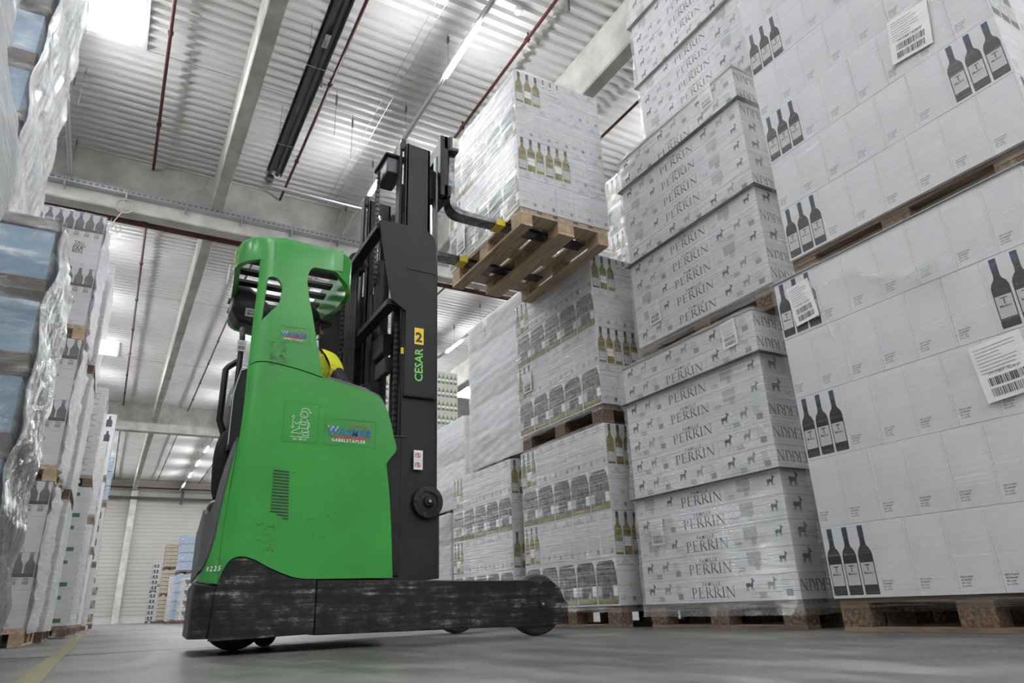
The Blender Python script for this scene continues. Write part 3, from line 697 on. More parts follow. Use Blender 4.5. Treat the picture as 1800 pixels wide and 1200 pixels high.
# ---------------------------------------------------------------- right row: merlot loads nearest the camera
def merl(n, south=True, start=0):
    L = []
    for i in range(n):
        if (i + start) % 2 == 0: w_ = [('M', 'a')] + [('M', 'b')] * 6; s_ = [('M', 'b')] * 1 + [('M', 'a')] + [('M', 'b')] * 1
        else: w_ = [('M', 'b')] * 6 + [('M', 'a')]; s_ = [('M', 'b')] * 2 + [('M', 'a')]
        L.append((w_, s_))
    return L
pallet(2.99, 1.02, 0, 'worn wooden pallet on the floor under the lower Merlot stack at right')
load(2.97, .985, .144, merl(5), 'lower Merlot load', 'cartons of the lower Merlot load')
sheet(2.96, .97, 1.751, 3.8, 2.25, 'thin cardboard sheet covering the lower Merlot load')
wrap(2.955, .97, 3.80, 2.245, .085, 1.765, 'film_clear', 'clear stretch film around the lower Merlot load at right', 3, 150, 90, off=.006, amp=.007, pinch=((.47, .004), (.79, .004), (1.11, .004)), top=.2)
pallet(3.10, .98, 1.757, 'wooden pallet between the lower and upper Merlot loads at right')
load(3.08, .93, 1.901, merl(7), 'upper Merlot load', 'cartons of the upper Merlot load')
wrap(3.065, .92, 3.90, 2.19, 1.86, 4.16, 'film_clear', 'clear stretch film around the upper Merlot load at right', 4, 150, 110, off=.006, amp=.008, top=.2)

# ---------------------------------------------------------------- goat-emblem flat cartons
def perr(n, seed):
    rnd = random.Random(seed); L = []
    for i in range(n):
        e = rnd.choice(('P1', 'P2')); f = rnd.choice(('P1', 'P2'))
        if i % 6 == 5: w_ = [('P1', 'a')] * 3
        else: w_ = [(e, 'a'), ('P0', 'a'), (f, 'a')]
        L.append((w_, [(rnd.choice(('P0', 'P0', 'P1')), 'b') if False else (rnd.choice(('P0', 'P1', 'P2')), 'a')]))
    return L
for q, (x, y, z, n, lab) in enumerate(((3.12, 2.53, 0, 12, 'lower goat load'), (3.20, 2.41, 1.76, 12, 'middle goat load'), (3.45, 2.33, 3.53, 13, 'top goat load'))):
    pallet(x + .02, y + .01, z, 'dark wooden pallet under the %s' % lab)
    zt = z + .144
    for part_, L_ in ((0, perr(n, q + 1)[:5]), (1, perr(n, q + 1)[5:10]), (2, perr(n, q + 1)[10:])):
        zt = load(x, y, zt, L_, ('low tier, ', 'mid tier, ', 'top tier, ')[part_] + lab, 'cartons of the ' + lab)
        if part_ < 2: sheet(x - .03, y - .03, zt, x + .83, y + 1.26, 'cardboard sheet above the %s of the %s' % (('low tier', 'mid tier')[part_], lab), 'tray_brown', .003); zt += .004
    bl = []
    for k in (5, 10):
        zz = z + .144 + k * .134; bl.append((zz, .030))
    sheet(x - .012, y - .012, zt + .001, x + .80, y + 1.24, 'thin cardboard sheet on top of the %s' % lab)
    wrap(x - .014, y - .014, x + .82, y + 1.244, z + .07, zt + .012, 'film_milky', 'wrinkled stretch film around the %s' % lab, 11 + q, 150, 110, off=.006, amp=.008, bulges=bl, top=.2)

# ---------------------------------------------------------------- white wine (Burgunder) loads
def bur(n, lift=False, start=0):
    L = []
    for i in range(n):
        if (i + start) % 2 == 0: L.append(([('B', 'A')] * 5, [('B', 'b')] * 4))
        else:
            w_ = [('B', 'a')] + [('B', 'b')] * 6
            top_ = i == n - 1 and lift
            L.append((w_, [('BT' if top_ else 'B', 'a'), ('B', 'b'), ('B', 'b')]))
    return L
def bload(x, y, z, n, lab, fm, old=True, seed=0, lift=False, pl=True, parts=True):
    if pl: pallet(x + .01, y + .01, z, '%s wooden pallet under the %s' % ('worn' if old else 'pale clean', lab), old=old, parts=parts)
    zt = load(x, y, z + .144, bur(n, lift), lab, 'cartons of the ' + lab)
    wrap(x - .006, y - .006, x + .83, y + 1.245, z + .10, zt + .006, fm, 'shiny stretch film around the %s' % lab, seed, 110, 70, off=.005, amp=.007, pinch=tuple((z + .144 + k * .32, .006) for k in range(1, n)), top=.12)
    return zt
bload(3.09, 4.0, 0, 4, 'lower Burgunder load', 'film_shiny', seed=21)
bload(3.09, 4.0, 1.43, 4, 'upper Burgunder load', 'film_shiny', seed=22, lift=True)
bload(3.08, 5.42, 0, 4, 'load right of mast', 'film_shiny', seed=23)
bload(3.30, 5.44, 1.43, 5, 'high white wrapped load', 'film_white', seed=24)
# load on the forks
bload(2.28, 3.73, 2.78, 4, 'lifted load', 'film_shiny', old=False, seed=26, lift=True)
# second row, behind the Burgunder column
stock_on[0] = True
bload(3.10, 6.75, 0, 3, 'low load behind mast', 'film_white', seed=25, parts=False)
bload(4.02, .86, 0, 4, 'hidden load behind the Merlot stack', 'film_milky', seed=50, parts=False)
bload(4.02, 2.2, 0, 4, 'hidden load behind the goat cartons', 'film_milky', seed=51, parts=False)
for k in range(3): bload(4.02, 3.6, k * 1.43, 4, ('bottom', 'middle', 'top')[k] + ' load of the second row', 'film_milky', seed=30 + k, parts=False)
for k in range(2): bload(4.36, 9.0, k * 1.43, 4, ('lower', 'upper')[k] + ' load in the gap right of the mast', 'film_white', seed=34 + k, parts=False)
stock_on[0] = False
bmx = bmesh.new()
for me_, mx_ in STOCK:
    k0 = len(bmx.verts); bmx.from_mesh(me_); bmx.verts.ensure_lookup_table(); bmesh.ops.transform(bmx, matrix=mx_, verts=bmx.verts[k0:])
me_ = bpy.data.meshes.new('carton_stock'); bmx.to_mesh(me_); bmx.free()
for m_ in STOCK[0][0].materials: me_.materials.append(m_)
o = bpy.data.objects.new('carton_stock', me_); C.objects.link(o); tag(o, 'many white Burgunder cartons of the hazy loads behind the front stacks', 'cartons'); o['kind'] = 'stuff'
# green bottle loads seen end-on behind the mast
for c in range(3):
    for k in range(3):
        x = 3.22 + c * .82; z = (0, 1.536, 3.072)[k]; nm = '%s %s green bottle load' % (('left', 'middle', 'right')[c], ('bottom', 'middle', 'top')[k])
        pallet(x, 12.0, z, 'wooden pallet under the ' + nm, old=k != 2, parts=False)
        n = 5
        zt = load(x, 12.0, z + .144, [([('S', 'b')] * 4, [('S', 'a')] * 2) for _ in range(n)], nm, 'cartons of the green-bottle loads')
        wrap(x - .005, 11.99, x + .805, 13.1, z + .12, zt + .005, 'film_clear', 'clear stretch film around the ' + nm, 40 + c * 3 + k, 50, 30, top=.1)
def far_load(x, y, z, kind, n, lab, fm, seed, pl=True):
    if pl: pallet(x, y, z, 'wooden pallet under the ' + lab, parts=False)
    zt = load(x, y, z + .144, [([(kind, 'a')] * 3, [(kind, 'a')]) for _ in range(n)], lab, 'cartons of the ' + lab)
    wrap(x - .004, y - .004, x + .806, y + 1.204, z + .1, zt + .005, fm, 'stretch film around the ' + lab, seed, 40, 24, off=.004, amp=.008, top=.1)
    return zt
# far right row
far_load(2.78, 31.6, 0, 'D', 4, 'far emblem load', 'film_milky', 60)
z = far_load(2.72, 33.6, 0, 'BLs', 5, 'lower distant blue load', 'film_milky', 61)
far_load(2.72, 33.6, z + .01, 'BLs', 4, 'upper distant blue load', 'film_milky', 62)
z = far_load(2.70, 36, 0, 'W', 6, 'far white load', 'film_white', 63)
z = 0
for k in range(3): z = far_load(2.80, 43.5, z, 'N', 6, ('bottom', 'middle', 'top')[k] + ' distant tan load', 'film_clear', 64 + k) + .01
z = far_load(2.9, 47.5, 0, 'W', 6, 'low load near far wall', 'film_white', 67); far_load(2.9, 47.5, z + .01, 'W', 4, 'high load near far wall', 'film_white', 68)
z = far_load(2.8, 53, 0, 'DG', 5, 'lower load at far wall', 'film_clear', 69); far_load(2.8, 53, z + .01, 'DG', 5, 'upper load at far wall', 'film_clear', 70)
m = MB(); m.box(3.26, 33.575, .15, 3.30, 33.59, 3.7, 'strap_blue'); tag(m.build('strap', loc=(3.28, 33.58, .2)), 'dark blue strap down the front of the distant blue stack', 'strap')

# ---------------------------------------------------------------- left row
# block lettered / grey bottle stack (three loads)
def tfl(n, s): return [([('T%d' % ((i + s) % 2), 'a')] * 1, []) for i in range(n)]
z = 0
for k in range(3):
    nm = ('bottom', 'middle', 'top')[k] + ' grey bottle load'; x0 = -1.31; y0 = 7.3
    pallet(x0 + .01, y0, z, '%s pallet under the %s' % ('pine' if k < 2 else 'brown', nm), old=False)
    zz = z + .144
    for li in range(4):
        kd = 'T%d' % ((li + 1) % 2)
        for c in range(3):
            carton(kd, x0 + .145 + .262 * c, y0 + .11, zz, 0, '%s, %s layer, %s across, %s' % (KINDS[kd][4], ORD[li], ('left', 'middle', 'right')[c], nm), 'cartons of the ' + nm)
        for r in range(4):
            carton(kd, x0 + .69, y0 + .362 + .262 * r, zz, 90, '%s, %s layer, %s back on aisle side, %s' % (KINDS[kd][4], ORD[li], ('next', 'second', 'third', 'fourth')[r], nm), 'cartons of the ' + nm)
        zz += .30
    wrap(x0 - .004, y0 - .006, x0 + .812, y0 + 1.26, z + .10, zz + .005, 'film_clear', 'clear film around the ' + nm, 80 + k, 90, 60, off=.006, amp=.008, top=.1)
    # white outer cover on the aisle side
    m = MB(); rnd = random.Random(k); n1, n2 = 14, 20; vs_ = []
    for j in range(n2 + 1):
        for i in range(n1 + 1): vs_.append((x0 + .825 + .012 * rnd.uniform(-1, 1) + .015 * math.sin(i * 1.3 + j * .4), y0 - .03 * (1 if i == 0 else 0) + 1.27 * i / n1 + .0, z + .1 + (zz - z - .1) * j / n2))
    m.add(vs_, [(j * (n1 + 1) + i, j * (n1 + 1) + i + 1, (j + 1) * (n1 + 1) + i + 1, (j + 1) * (n1 + 1) + i) for j in range(n2) for i in range(n1)], 'film_white')
    o = m.build('side_cover', loc=(x0 + .82, y0 + .6, z + .1), recalc=False, smooth=180); sl = o.modifiers.new('s', 'SOLIDIFY'); sl.thickness = .002
    tag(o, 'milky white cover sheet on the aisle side of the ' + nm, 'cover')
    z = zz + .002
# blue boxes in brown trays
def blue_stack(xr, y, z, n, nm, fm, seed, D=1.2):
    x0 = xr - .82
    zz = z + .144
    for li in range(n):
        m = MB(); m.box(x0 - .004, y - .004, zz, xr + .004, y + D + .004, zz + .012, 'tray_brown')
        m.box(x0 - .006, y - .006, zz, xr + .006, y - .002, zz + .07, 'tray_brown'); m.box(xr + .002, y - .006, zz, xr + .006, y + D + .006, zz + .07, 'tray_brown'); m.box(x0 - .006, y + D + .002, zz, xr + .006, y + D + .006, zz + .07, 'tray_brown'); m.box(x0 - .006, y - .006, zz, x0 - .002, y + D + .006, zz + .07, 'tray_brown')
        tag(m.build('cardboard_tray', loc=(xr - .4, y + .6, zz)), 'brown cardboard tray under the %s layer of the %s' % (ORD[li], nm), 'tray')
        for c in range(2): carton('BL', x0 + .21 + .4 * c, y + .205, zz + .014, 0, 'pale blue box, %s layer, front %s, %s' % (ORD[li], ('left', 'right')[c], nm), 'boxes of the ' + nm)
        for r in range(2): carton('BL', xr - .208, y + .61 + .4 * r, zz + .014, 0, 'pale blue box, %s layer, aisle side, %s back, %s' % (ORD[li], ('one', 'two')[r], nm), 'boxes of the ' + nm)
        zz += .42
    m = MB(); m.box(x0 - .006, y - .006, zz - .05, xr + .006, y + D + .006, zz + .012, 'tray_brown'); tag(m.build('cardboard_cover', loc=(xr - .4, y + .6, zz)), 'brown cardboard lid closing the top of the ' + nm, 'lid')
    wrap(x0 - .012, y - .012, xr + .012, y + D + .012, z + .1, zz + .02, fm, 'glossy stretch film around the ' + nm, seed, 130, 110, off=.008, amp=.011, pinch=tuple((z + .144 + .24 + k * .42, .004) for k in range(n)), top=.1)
    m = MB(); rnd = random.Random(seed + 5); n1, n2 = 26, 60; vs_ = []
    for j_ in range(n2 + 1):
        for i_ in range(n1 + 1):
            zq = z + .1 + (zz - z - .09) * j_ / n2; yq = y - .008 + (D + .016) * i_ / n1
            vs_.append((xr + .026 + .012 * math.sin((zq - z - .144) / .42 * 2 * PI) + .010 * math.sin(i_ * 1.9 + math.sin(j_ * .25) * 2) + .004 * rnd.uniform(-1, 1), yq, zq))
    m.add(vs_, [(j_ * (n1 + 1) + i_, j_ * (n1 + 1) + i_ + 1, (j_ + 1) * (n1 + 1) + i_ + 1, (j_ + 1) * (n1 + 1) + i_) for j_ in range(n2) for i_ in range(n1)], 'film_crinkle')
    o = m.build('side_cover', loc=(xr, y + .6, z + .1), recalc=False, smooth=180); sl = o.modifiers.new('s', 'SOLIDIFY'); sl.thickness = .002
    tag(o, 'crinkled silvery film sheet on the aisle side of the ' + nm, 'cover')
    return zz + .012
pallet(-1.32, 4.1, 0, 'wooden pallet under the lower blue-box load at left')
z = blue_stack(-.50, 4.1, 0, 5, 'lower blue-box load', 'film_silver', 90)
pallet(-1.62, 4.1, z + .01, 'wooden pallet under the upper blue-box load at left')
blue_stack(-.80, 4.1, z + .01, 6, 'upper blue-box load', 'film_silver', 91)
# nearest load at the left frame edge
pallet(-1.37, 1.85, 0, 'wooden pallet of the nearest wrapped stack at the left edge', D=.8, parts=False)
for li in range(5): carton('W', -.70, 2.05, .144 + li * .31, 0, 'white carton, %s layer, near end, nearest left stack' % ORD[li], 'cartons of the nearest left stack'); carton('W', -.70, 2.455, .144 + li * .31, 0, 'white carton, %s layer, far end, nearest left stack' % ORD[li], 'cartons of the nearest left stack')
wrap(-1.38, 1.84, -.485, 2.66, .1, 1.75, 'film_white', 'cloudy white film around the nearest stack at the left edge', 95, 70, 50, amp=.012, top=.05, rad=.05)
pallet(-1.47, 1.8, 1.71, 'pallet in the upper half of the nearest left stack', D=.8, parts=False)
for li in range(4): carton('W', -.81, 2.0, 1.855 + li * .31, 0, 'plain white carton, %s layer, near end, nearest left upper stack' % ORD[li], 'cartons of the nearest left upper stack'); carton('W', -.81, 2.405, 1.855 + li * .31, 0, 'plain white carton, %s layer, far end, nearest left upper stack' % ORD[li], 'cartons of the nearest left upper stack')
wrap(-1.48, 1.79, -.60, 2.62, 1.8, 3.12, 'film_white', 'cloudy white film around the upper load at the left edge', 96, 70, 50, amp=.012, top=.05, rad=.05)
# receding columns of the left row
z = 0
for k in range(3): z = far_load(-1.24, 8.7, z, 'W', 4, ('bottom', 'middle', 'top')[k] + ' plain load at left', 'film_white', 100 + k) + .01
z = far_load(-1.10, 10.6, 0, 'G', 4, 'green printed load', 'film_clear', 104); z = far_load(-1.12, 10.6, z + .01, 'L', 4, 'striped load above green', 'film_milky', 105)
z = far_load(-1.07, 13.2, 0, 'L', 5, 'lower striped load', 'film_milky', 106); z = far_load(-1.07, 13.2, z + .01, 'L', 4, 'upper striped load', 'film_milky', 107)
z = 0
for k in range(3): z = far_load(-1.05, 16.5, z, 'K', 4, ('bottom', 'middle', 'top')[k] + ' black bottle load', 'film_clear', 108 + k) + .01
z = far_load(-1.0, 20, 0, 'W', 4, 'distant plain load at left', 'film_white', 112); z = far_load(-1.0, 20, z + .01, 'K', 4, 'distant black bottle load', 'film_clear', 113); z = far_load(-1.0, 20, z + .01, 'BLs', 3, 'distant blue load left', 'film_milky', 114)
z = far_load(-.88, 24.8, 0, 'F', 3, 'brown picture load', 'film_clear', 116); far_load(-1.0, 24.8, z + .01, 'DG', 3, 'green striped end load', 'film_clear', 117)
z = far_load(-1.15, 27.5, 0, 'K', 4, 'last low load at left', 'film_clear', 118); far_load(-1.15, 27.5, z + .01, 'K', 4, 'last high load at left', 'film_clear', 119)
# paper shipping labels with barcodes stuck on the film
def sticker(X, y0, z0, w_, h_, label, tilt=0.0, seed=0, x_off=-.012):
    m = MB(); c, s_ = math.cos(tilt), math.sin(tilt)
    fr = (V((X + x_off, y0, z0)), V((0, -c, s_)), V((0, s_, c)), V((-1, 0, 0)))
    o, u, v, n_ = fr
    m.add([o, o + u * w_, o + u * w_ + v * h_, o + v * h_, o - n_ * .001, o + u * w_ - n_ * .001, o + u * w_ + v * h_ - n_ * .001, o + v * h_ - n_ * .001], [(0, 1, 2, 3), (7, 6, 5, 4), (0, 4, 5, 1), (1, 5, 6, 2), (2, 6, 7, 3), (3, 7, 4, 0)], 'paper')
    lines(m, fr, w_ * .08, h_ * .9, w_ * .8, 8, h_ * .06, h_ * .012, 'ink_grey', seed)
    m.tris(fr, fit(text2d('177171807 - 06.09.07', 1, .01), w_ * .6), 'ink', .0009, (w_ * .2, h_ * .44))
    barcode(m, fr, w_ * .15, h_ * .25, w_ * .7, h_ * .14, 'ink', seed + 1); barcode(m, fr, w_ * .15, h_ * .07, w_ * .7, h_ * .14, 'ink', seed + 2)
    return tag(m.build('shipping_label', loc=(X, y0, z0), recalc=False), label, 'label')
sticker(2.97, 2.13, 1.47, .14, .22, 'small barcode label near the upper far corner of the lower Merlot load', .1, 1)
sticker(2.97, 1.35, .845, .2, .24, 'large barcode label on the lower Merlot load beside the frame edge', .08, 2)
sticker(3.08, 1.38, 2.62, .2, .25, 'creased barcode label high on the upper Merlot load', -.12, 3)
sticker(3.20, 2.71, 3.36, .12, .17, 'small barcode label near the top of the middle goat-emblem load', .05, 4)
sticker(3.12, 2.77, 1.58, .12, .17, 'barcode label at the top of the lower goat-emblem load', .05, 5)
sticker(3.12, 3.62, .50, .12, .16, 'barcode label low at the far end of the lower goat-emblem load', .0, 6)
sticker(3.20, 3.48, 2.02, .12, .17, 'barcode label at the far end of the middle goat-emblem load', .05, 8)
sticker(3.09, 5.12, 1.95, .14, .18, 'barcode label at the far end of the upper Burgunder load', .0, 9)
sticker(2.28, 4.80, 3.02, .16, .24, 'barcode label on the far end of the lifted load', .0, 10)
sticker(3.30, 6.3, 3.0, .1, .18, 'barcode label near the top of the white-wrapped load', .0, 12)
# twisted tails of film
def tail(pts, r, lab):
    m = MB(); m.tube(pts, r, 'film_silver', 7); tag(m.build('film_tail', loc=pts[0], smooth=60), lab, 'film tail')
tail([(2.95, 1.93, 1.62), (2.93, 1.75, 1.60), (2.93, 1.62, 1.52), (2.93, 1.50, 1.48), (2.91, 1.38, 1.46)], [.004, .012, .014, .018, .03], 'twisted tail of film across the top of the lower Merlot load')
tail([(2.955, 2.02, 1.70), (2.94, 1.96, 1.5), (2.94, 1.92, 1.32)], [.003, .010, .016], 'hanging knot of film below the small label on the lower Merlot load')
tail([(3.10, 3.68, .60), (3.09, 3.45, .53), (3.09, 3.2, .36), (3.09, 3.05, .35)], [.02, .014, .012, .003], 'bunched film tail low on the lower goat-emblem load')
tail([(2.955, 1.2, 4.2), (3.04, 1.45, 4.02), (3.05, 1.65, 3.95), (3.05, 1.75, 4.05)], [.01, .02, .03, .01], 'loose bunch of film at the top of the picture on the Merlot stack')

# ================================================================== REACH TRUCK
mat('truck_green', (0.040, 0.31, 0.050), 0.24, var=0.12, vscale=3, bmp=0.02, bscale=220)
mat('scuff', (0.03, 0.05, 0.015), 0.6)
mat('truck_black', (0.012, 0.012, 0.013), 0.45, spec=0.35, bmp=0.08, bscale=160)
mat('mast_black', (0.016, 0.0165, 0.018), 0.5, spec=0.3, bmp=0.12, bscale=240, var=0.1, vscale=4)
mat('steel_mid', (0.07, 0.07, 0.075), 0.4, 0.6, var=0.3, vscale=10)
mat('chrome', (0.75, 0.76, 0.78), 0.12, 1.0)
mat('rubber', (0.02, 0.02, 0.022), 0.6, var=0.3, vscale=20)
mat('tyre', (0.05, 0.05, 0.055), 0.55, var=0.4, vscale=12)
mat('plastic_grey', (0.10, 0.10, 0.105), 0.55, bmp=0.05, bscale=200)
mat('decal_blue', (0.03, 0.10, 0.36), 0.4)
mat('decal_red', (0.45, 0.05, 0.05), 0.4)
mat('decal_yellow', (0.85, 0.62, 0.02), 0.4)
mat('decal_lime', (0.20, 0.62, 0.10), 0.4)
mat('decal_white', (0.8, 0.8, 0.8), 0.4)
mat('decal_silver', (0.45, 0.5, 0.55), 0.35)
mat('outline_dark', (0.008, 0.09, 0.015), 0.4)
mat('tape_yellow', (0.75, 0.58, 0.04), 0.5)
mat('fork_steel', (0.045, 0.045, 0.05), 0.33, 0.7, col2=(0.18, 0.18, 0.18), vscale=16)
def chassis_mat():
    m, t, b = nt('chassis_black'); v = coords(t, (0.8, 0.8, 17)); f = noise(t, v, 3.0, 8, 0.75); v2 = coords(t, (4, 4, 5)); g = noise(t, v2, 2.5, 6, 0.7)
    mu = node(t, 'ShaderNodeMath', operation='MULTIPLY'); t.links.new(f, mu.inputs[0]); t.links.new(g, mu.inputs[1])
    t.links.new(ramp(t, mu.outputs[0], [(0.21, (0.009, 0.009, 0.010)), (0.28, (0.026, 0.025, 0.025)), (0.325, (0.085, 0.082, 0.077)), (0.38, (0.30, 0.29, 0.27))]), b.inputs['Base Color'])
    b.inputs['Roughness'].default_value = 0.5; b.inputs['Specular IOR Level'].default_value = 0.3; bump(t, f, b, 0.15, 0.004)
chassis_mat()
TX = (1.3, 4.28, 0.0)
truck = thing('reach_truck', 'green reach truck with black mast lifting a pallet, driver inside', 'forklift', TX)
YN, YF = 3.65, 4.90
RC = .20; XC = .60
def path(s_, r=RC):
    # near side flat for s>=XC, then round the rear corner and along the slanting rear
    if s_ >= XC: return (s_, YN), (0, -1)
    arc = (XC - s_) / r; pm = R(94)
    if arc <= pm:
        return (XC - r * math.sin(arc), YN + r - r * math.cos(arc)), (-math.sin(arc), -math.cos(arc))
    x, y = XC - r * math.sin(pm), YN + r - r * math.cos(pm); d = (arc - pm) * r
    return (x - math.cos(pm) * d, y + math.sin(pm) * d), (-math.sin(pm), -math.cos(pm))
def plate(name, outline, mt, th, parent, off=0.0, holes=(), bend=True, bevel=.004, smooth=40, rim=None, cuts=40, y0=None):
    """a sheet described in (s, z) on the near side, wrapped round the rear corner; off pushes it outwards"""
    cu = bpy.data.curves.new('p', 'CURVE'); cu.dimensions = '2D'; cu.fill_mode = 'BOTH'
    for loop in [outline] + list(holes):
        sp = cu.splines.new('POLY'); sp.points.add(len(loop) - 1); sp.use_cyclic_u = True
        for p, (a, b) in zip(sp.points, loop): p.co = (a, b, 0, 1)
    cu.extrude = th / 2
    o = bpy.data.objects.new('p', cu); C.objects.link(o); bpy.context.view_layer.update()
    me0 = o.evaluated_get(bpy.context.evaluated_depsgraph_get()).to_mesh(); bm = bmesh.new(); bm.from_mesh(me0)
    bpy.data.objects.remove(o); bpy.data.curves.remove(cu)
    bmesh.ops.remove_doubles(bm, verts=bm.verts, dist=1e-5)
    smin = min(v.co.x for v in bm.verts)
    if bend and smin < XC:
        s_ = smin + .012
        while s_ < XC + .01:
            bmesh.ops.bisect_plane(bm, geom=list(bm.verts) + list(bm.edges) + list(bm.faces), plane_co=(s_, 0, 0), plane_no=(1, 0, 0)); s_ += .022
    for v in bm.verts:
        d = off + (v.co.z)   # outward
        if bend: (x, y), (nx, ny) = path(v.co.x)
        else: (x, y), (nx, ny) = (v.co.x, YN if y0 is None else y0), (0, -1)
        v.co = (x + nx * d, y + ny * d, v.co.y)
    bmesh.ops.recalc_face_normals(bm, faces=bm.faces)
    me = bpy.data.meshes.new(name); bm.to_mesh(me); bm.free(); me.materials.append(MATS[mt])
    me.polygons.foreach_set('use_smooth', [True] * len(me.polygons)); me.set_sharp_from_angle(angle=R(smooth))
    ob = bpy.data.objects.new(name, me); C.objects.link(ob)
    w_ = parent['_w']; me.transform(Matrix.Translation([-q for q in w_])); ob.parent = parent; ob['_w'] = list(w_)
    if bevel: bv = ob.modifiers.new('bevel', 'BEVEL'); bv.width = bevel; bv.segments = 2; bv.limit_method = 'ANGLE'; bv.angle_limit = R(50)
    return ob
def curve(pts, n=6):
    # catmull-rom through points (open)
    out = []
    for i in range(len(pts) - 1):
        p0 = pts[max(i - 1, 0)]; p1 = pts[i]; p2 = pts[i + 1]; p3 = pts[min(i + 2, len(pts) - 1)]
        for k in range(n):
            t = k / n; out.append(tuple(.5 * ((2 * p1[j]) + (-p0[j] + p2[j]) * t + (2 * p0[j] - 5 * p1[j] + 4 * p2[j] - p3[j]) * t * t + (-p0[j] + 3 * p1[j] - 3 * p2[j] + p3[j]) * t ** 3) for j in range(2)))
    out.append(pts[-1]); return out
ARCH = curve([(.47, .30), (.487, .37), (.515, .42), (.56, .437), (.62, .425), (.70, .385), (.80, .345), (.87, .331), (.95, .329)])
# lower side cover, large
low = ARCH[:] + [(1.334, .329)] + curve([(1.318, .60), (1.30, .80), (1.283, .915), (1.29, .945), (1.335, 1.005), (1.336, 1.04), (1.318, 1.10), (1.298, 1.18), (1.272, 1.25), (1.235, 1.302), (1.17, 1.332), (1.037, 1.362), (.91, 1.388)]) + curve([(.90, 1.382), (.78, 1.41), (.68, 1.426), (.60, 1.434), (.54, 1.427), (.50, 1.405)]) + curve([(.502, 1.25), (.500, 1.1), (.492, .95), (.478, .75), (.468, .60), (.464, .45)])
vents = []
for i in range(17):
    z = .862 - i * .0158; x0, x1 = .679 + i * .0002, .759 + i * .0008
    if i > 13: x0 += (i - 13) * .03
    if x1 - x0 > .01: vents.append([(x0, z), (x1, z - .004), (x1, z - .011), (x0, z - .007)])
side = plate('side_cover', low, 'truck_green', .012, truck, -.006, bevel=.003)
m = MB()
for v_ in vents: m.add([(a, YN - .0012, b) for a, b in v_] , [(0, 1, 2, 3)], 'rubber')
m.build('vent_slots', truck, recalc=False)
# rear strip of the side next to the opening
rear = [(.30, .335), (.467, .315), (.461, .45), (.465, .60), (.475, .75), (.489, .95), (.494, 1.02), (.486, 1.02)] + curve([(.478, .93), (.46, .82), (.44, .68), (.425, .55), (.40, .45), (.36, .385), (.28, .36), (.0, .36), (-.5, .36)]) + [(-.5, .335)]
plate('rear_cover', rear, 'truck_green', .012, truck, -.006)
cowl = [(-.5, .36), (0, .36), (.28, .362), (.36, .387), (.40, .452), (.425, .552), (.44, .682), (.46, .822), (.478, .932), (.492, 1.03), (.470, .98), (.445, .90), (.42, .80), (.40, .70), (.37, .655), (.33, .65), (.28, .68), (.2, .68), (-.5, .62)]
plate('rear_panel', cowl, 'plastic_grey', .02, truck, -.004)
def on_path(s_, z, off=.0015):
    (x, y), n = path(s_); return (V((x + n[0] * off, y + n[1] * off, z)), V((-n[1], n[0], 0)), V((0, 0, 1)), V((n[0], n[1], 0)))
m = MB()
for i, c in enumerate('R225'): m.tris(on_path(.395 + .022 * i, .375), fit(text2d(c, 1, .02, .2), .017), 'decal_white', .001)
m.build('model_lettering', truck, recalc=False)
m = MB()
for i, c in enumerate('CESAB'): m.tris(on_path(.255 + .022 * i, .47), fit(text2d(c, 1, .0), .015), 'decal_white', .002)
pts = []
for a in range(14):
    pts.append((.235 + .012 * math.cos(a / 14 * 2 * PI), .57 + .05 * math.sin(a / 14 * 2 * PI)))
for i in range(14):
    a, b = pts[i], pts[(i + 1) % 14]; m.bar(on_path(a[0], a[1])[0], on_path(b[0], b[1])[0], .006, .006, 'decal_silver')
m.build('rear_badge', truck, recalc=False)
# bumper and chassis
bump_ = [(-.5, .075), (.45, .075), (.462, .30), (.28, .33), (-.5, .33)]
plate('rear_bumper', bump_, 'chassis_black', .05, truck, -.012, bevel=.006)
ch = [(.455, .065), (.93, .075), (.93, .323), (.87, .325), (.80, .338)] + [(a, b - .007) for a, b in ARCH[::-1] if a < .8] + [(.462, .25)]
plate('side_skirt', ch, 'chassis_black', .06, truck, -.020, bevel=.006)
m = MB(); m.box(.50, 3.72, .09, 1.40, 4.84, .34, 'truck_black'); m.box(.53, 3.74, .34, 1.30, 4.80, .66, 'truck_black'); m.build('chassis', truck, bevel=.01)
def leg(y0, y1, nm):
    m = MB(); m.prism([(.94, .068), (2.085, .058), (2.085, .305), (.94, .325)], y0 + .0, y1, 'chassis_black'); o = m.build('outrigger_leg', truck, bevel=.007)
    n_ = y0 if nm == 'near' else y1
    for yy, t_ in ((y0 - .004, .028), (y1 - .024, .028)):
        m = MB(); m.prism([(2.075, .056), (2.434, .058), (2.434, .176), (2.418, .182), (2.385, .262), (2.33, .298), (2.075, .306)], yy, yy + t_, 'chassis_black'); m.lathe([(0, -.012), (.02, -.012), (.022, 0)], (2.255, yy if yy < 4 else yy + t_, .172), (0, 1, 0), 'steel_mid', 16)
        m.lathe([(0, -.016), (.008, -.016), (.009, -.01)], (2.255, yy, .172), (0, 1, 0), 'chrome', 10); m.build('wheel_bracket', truck, bevel=.004)
    m = MB(); c = (2.25, (y0 + y1) / 2, .172)
    m.lathe([(.05, -.05), (.11, -.05), (.125, -.045), (.155, -.047), (.168, -.035), (.172, 0), (.168, .035), (.155, .047), (.125, .045), (.11, .05), (.05, .05)], c, (0, 1, 0), 'tyre', 48)
    m.build('load_wheel', truck, smooth=30)
leg(3.655, 3.80, 'near'); leg(4.75, 4.895, 'far')
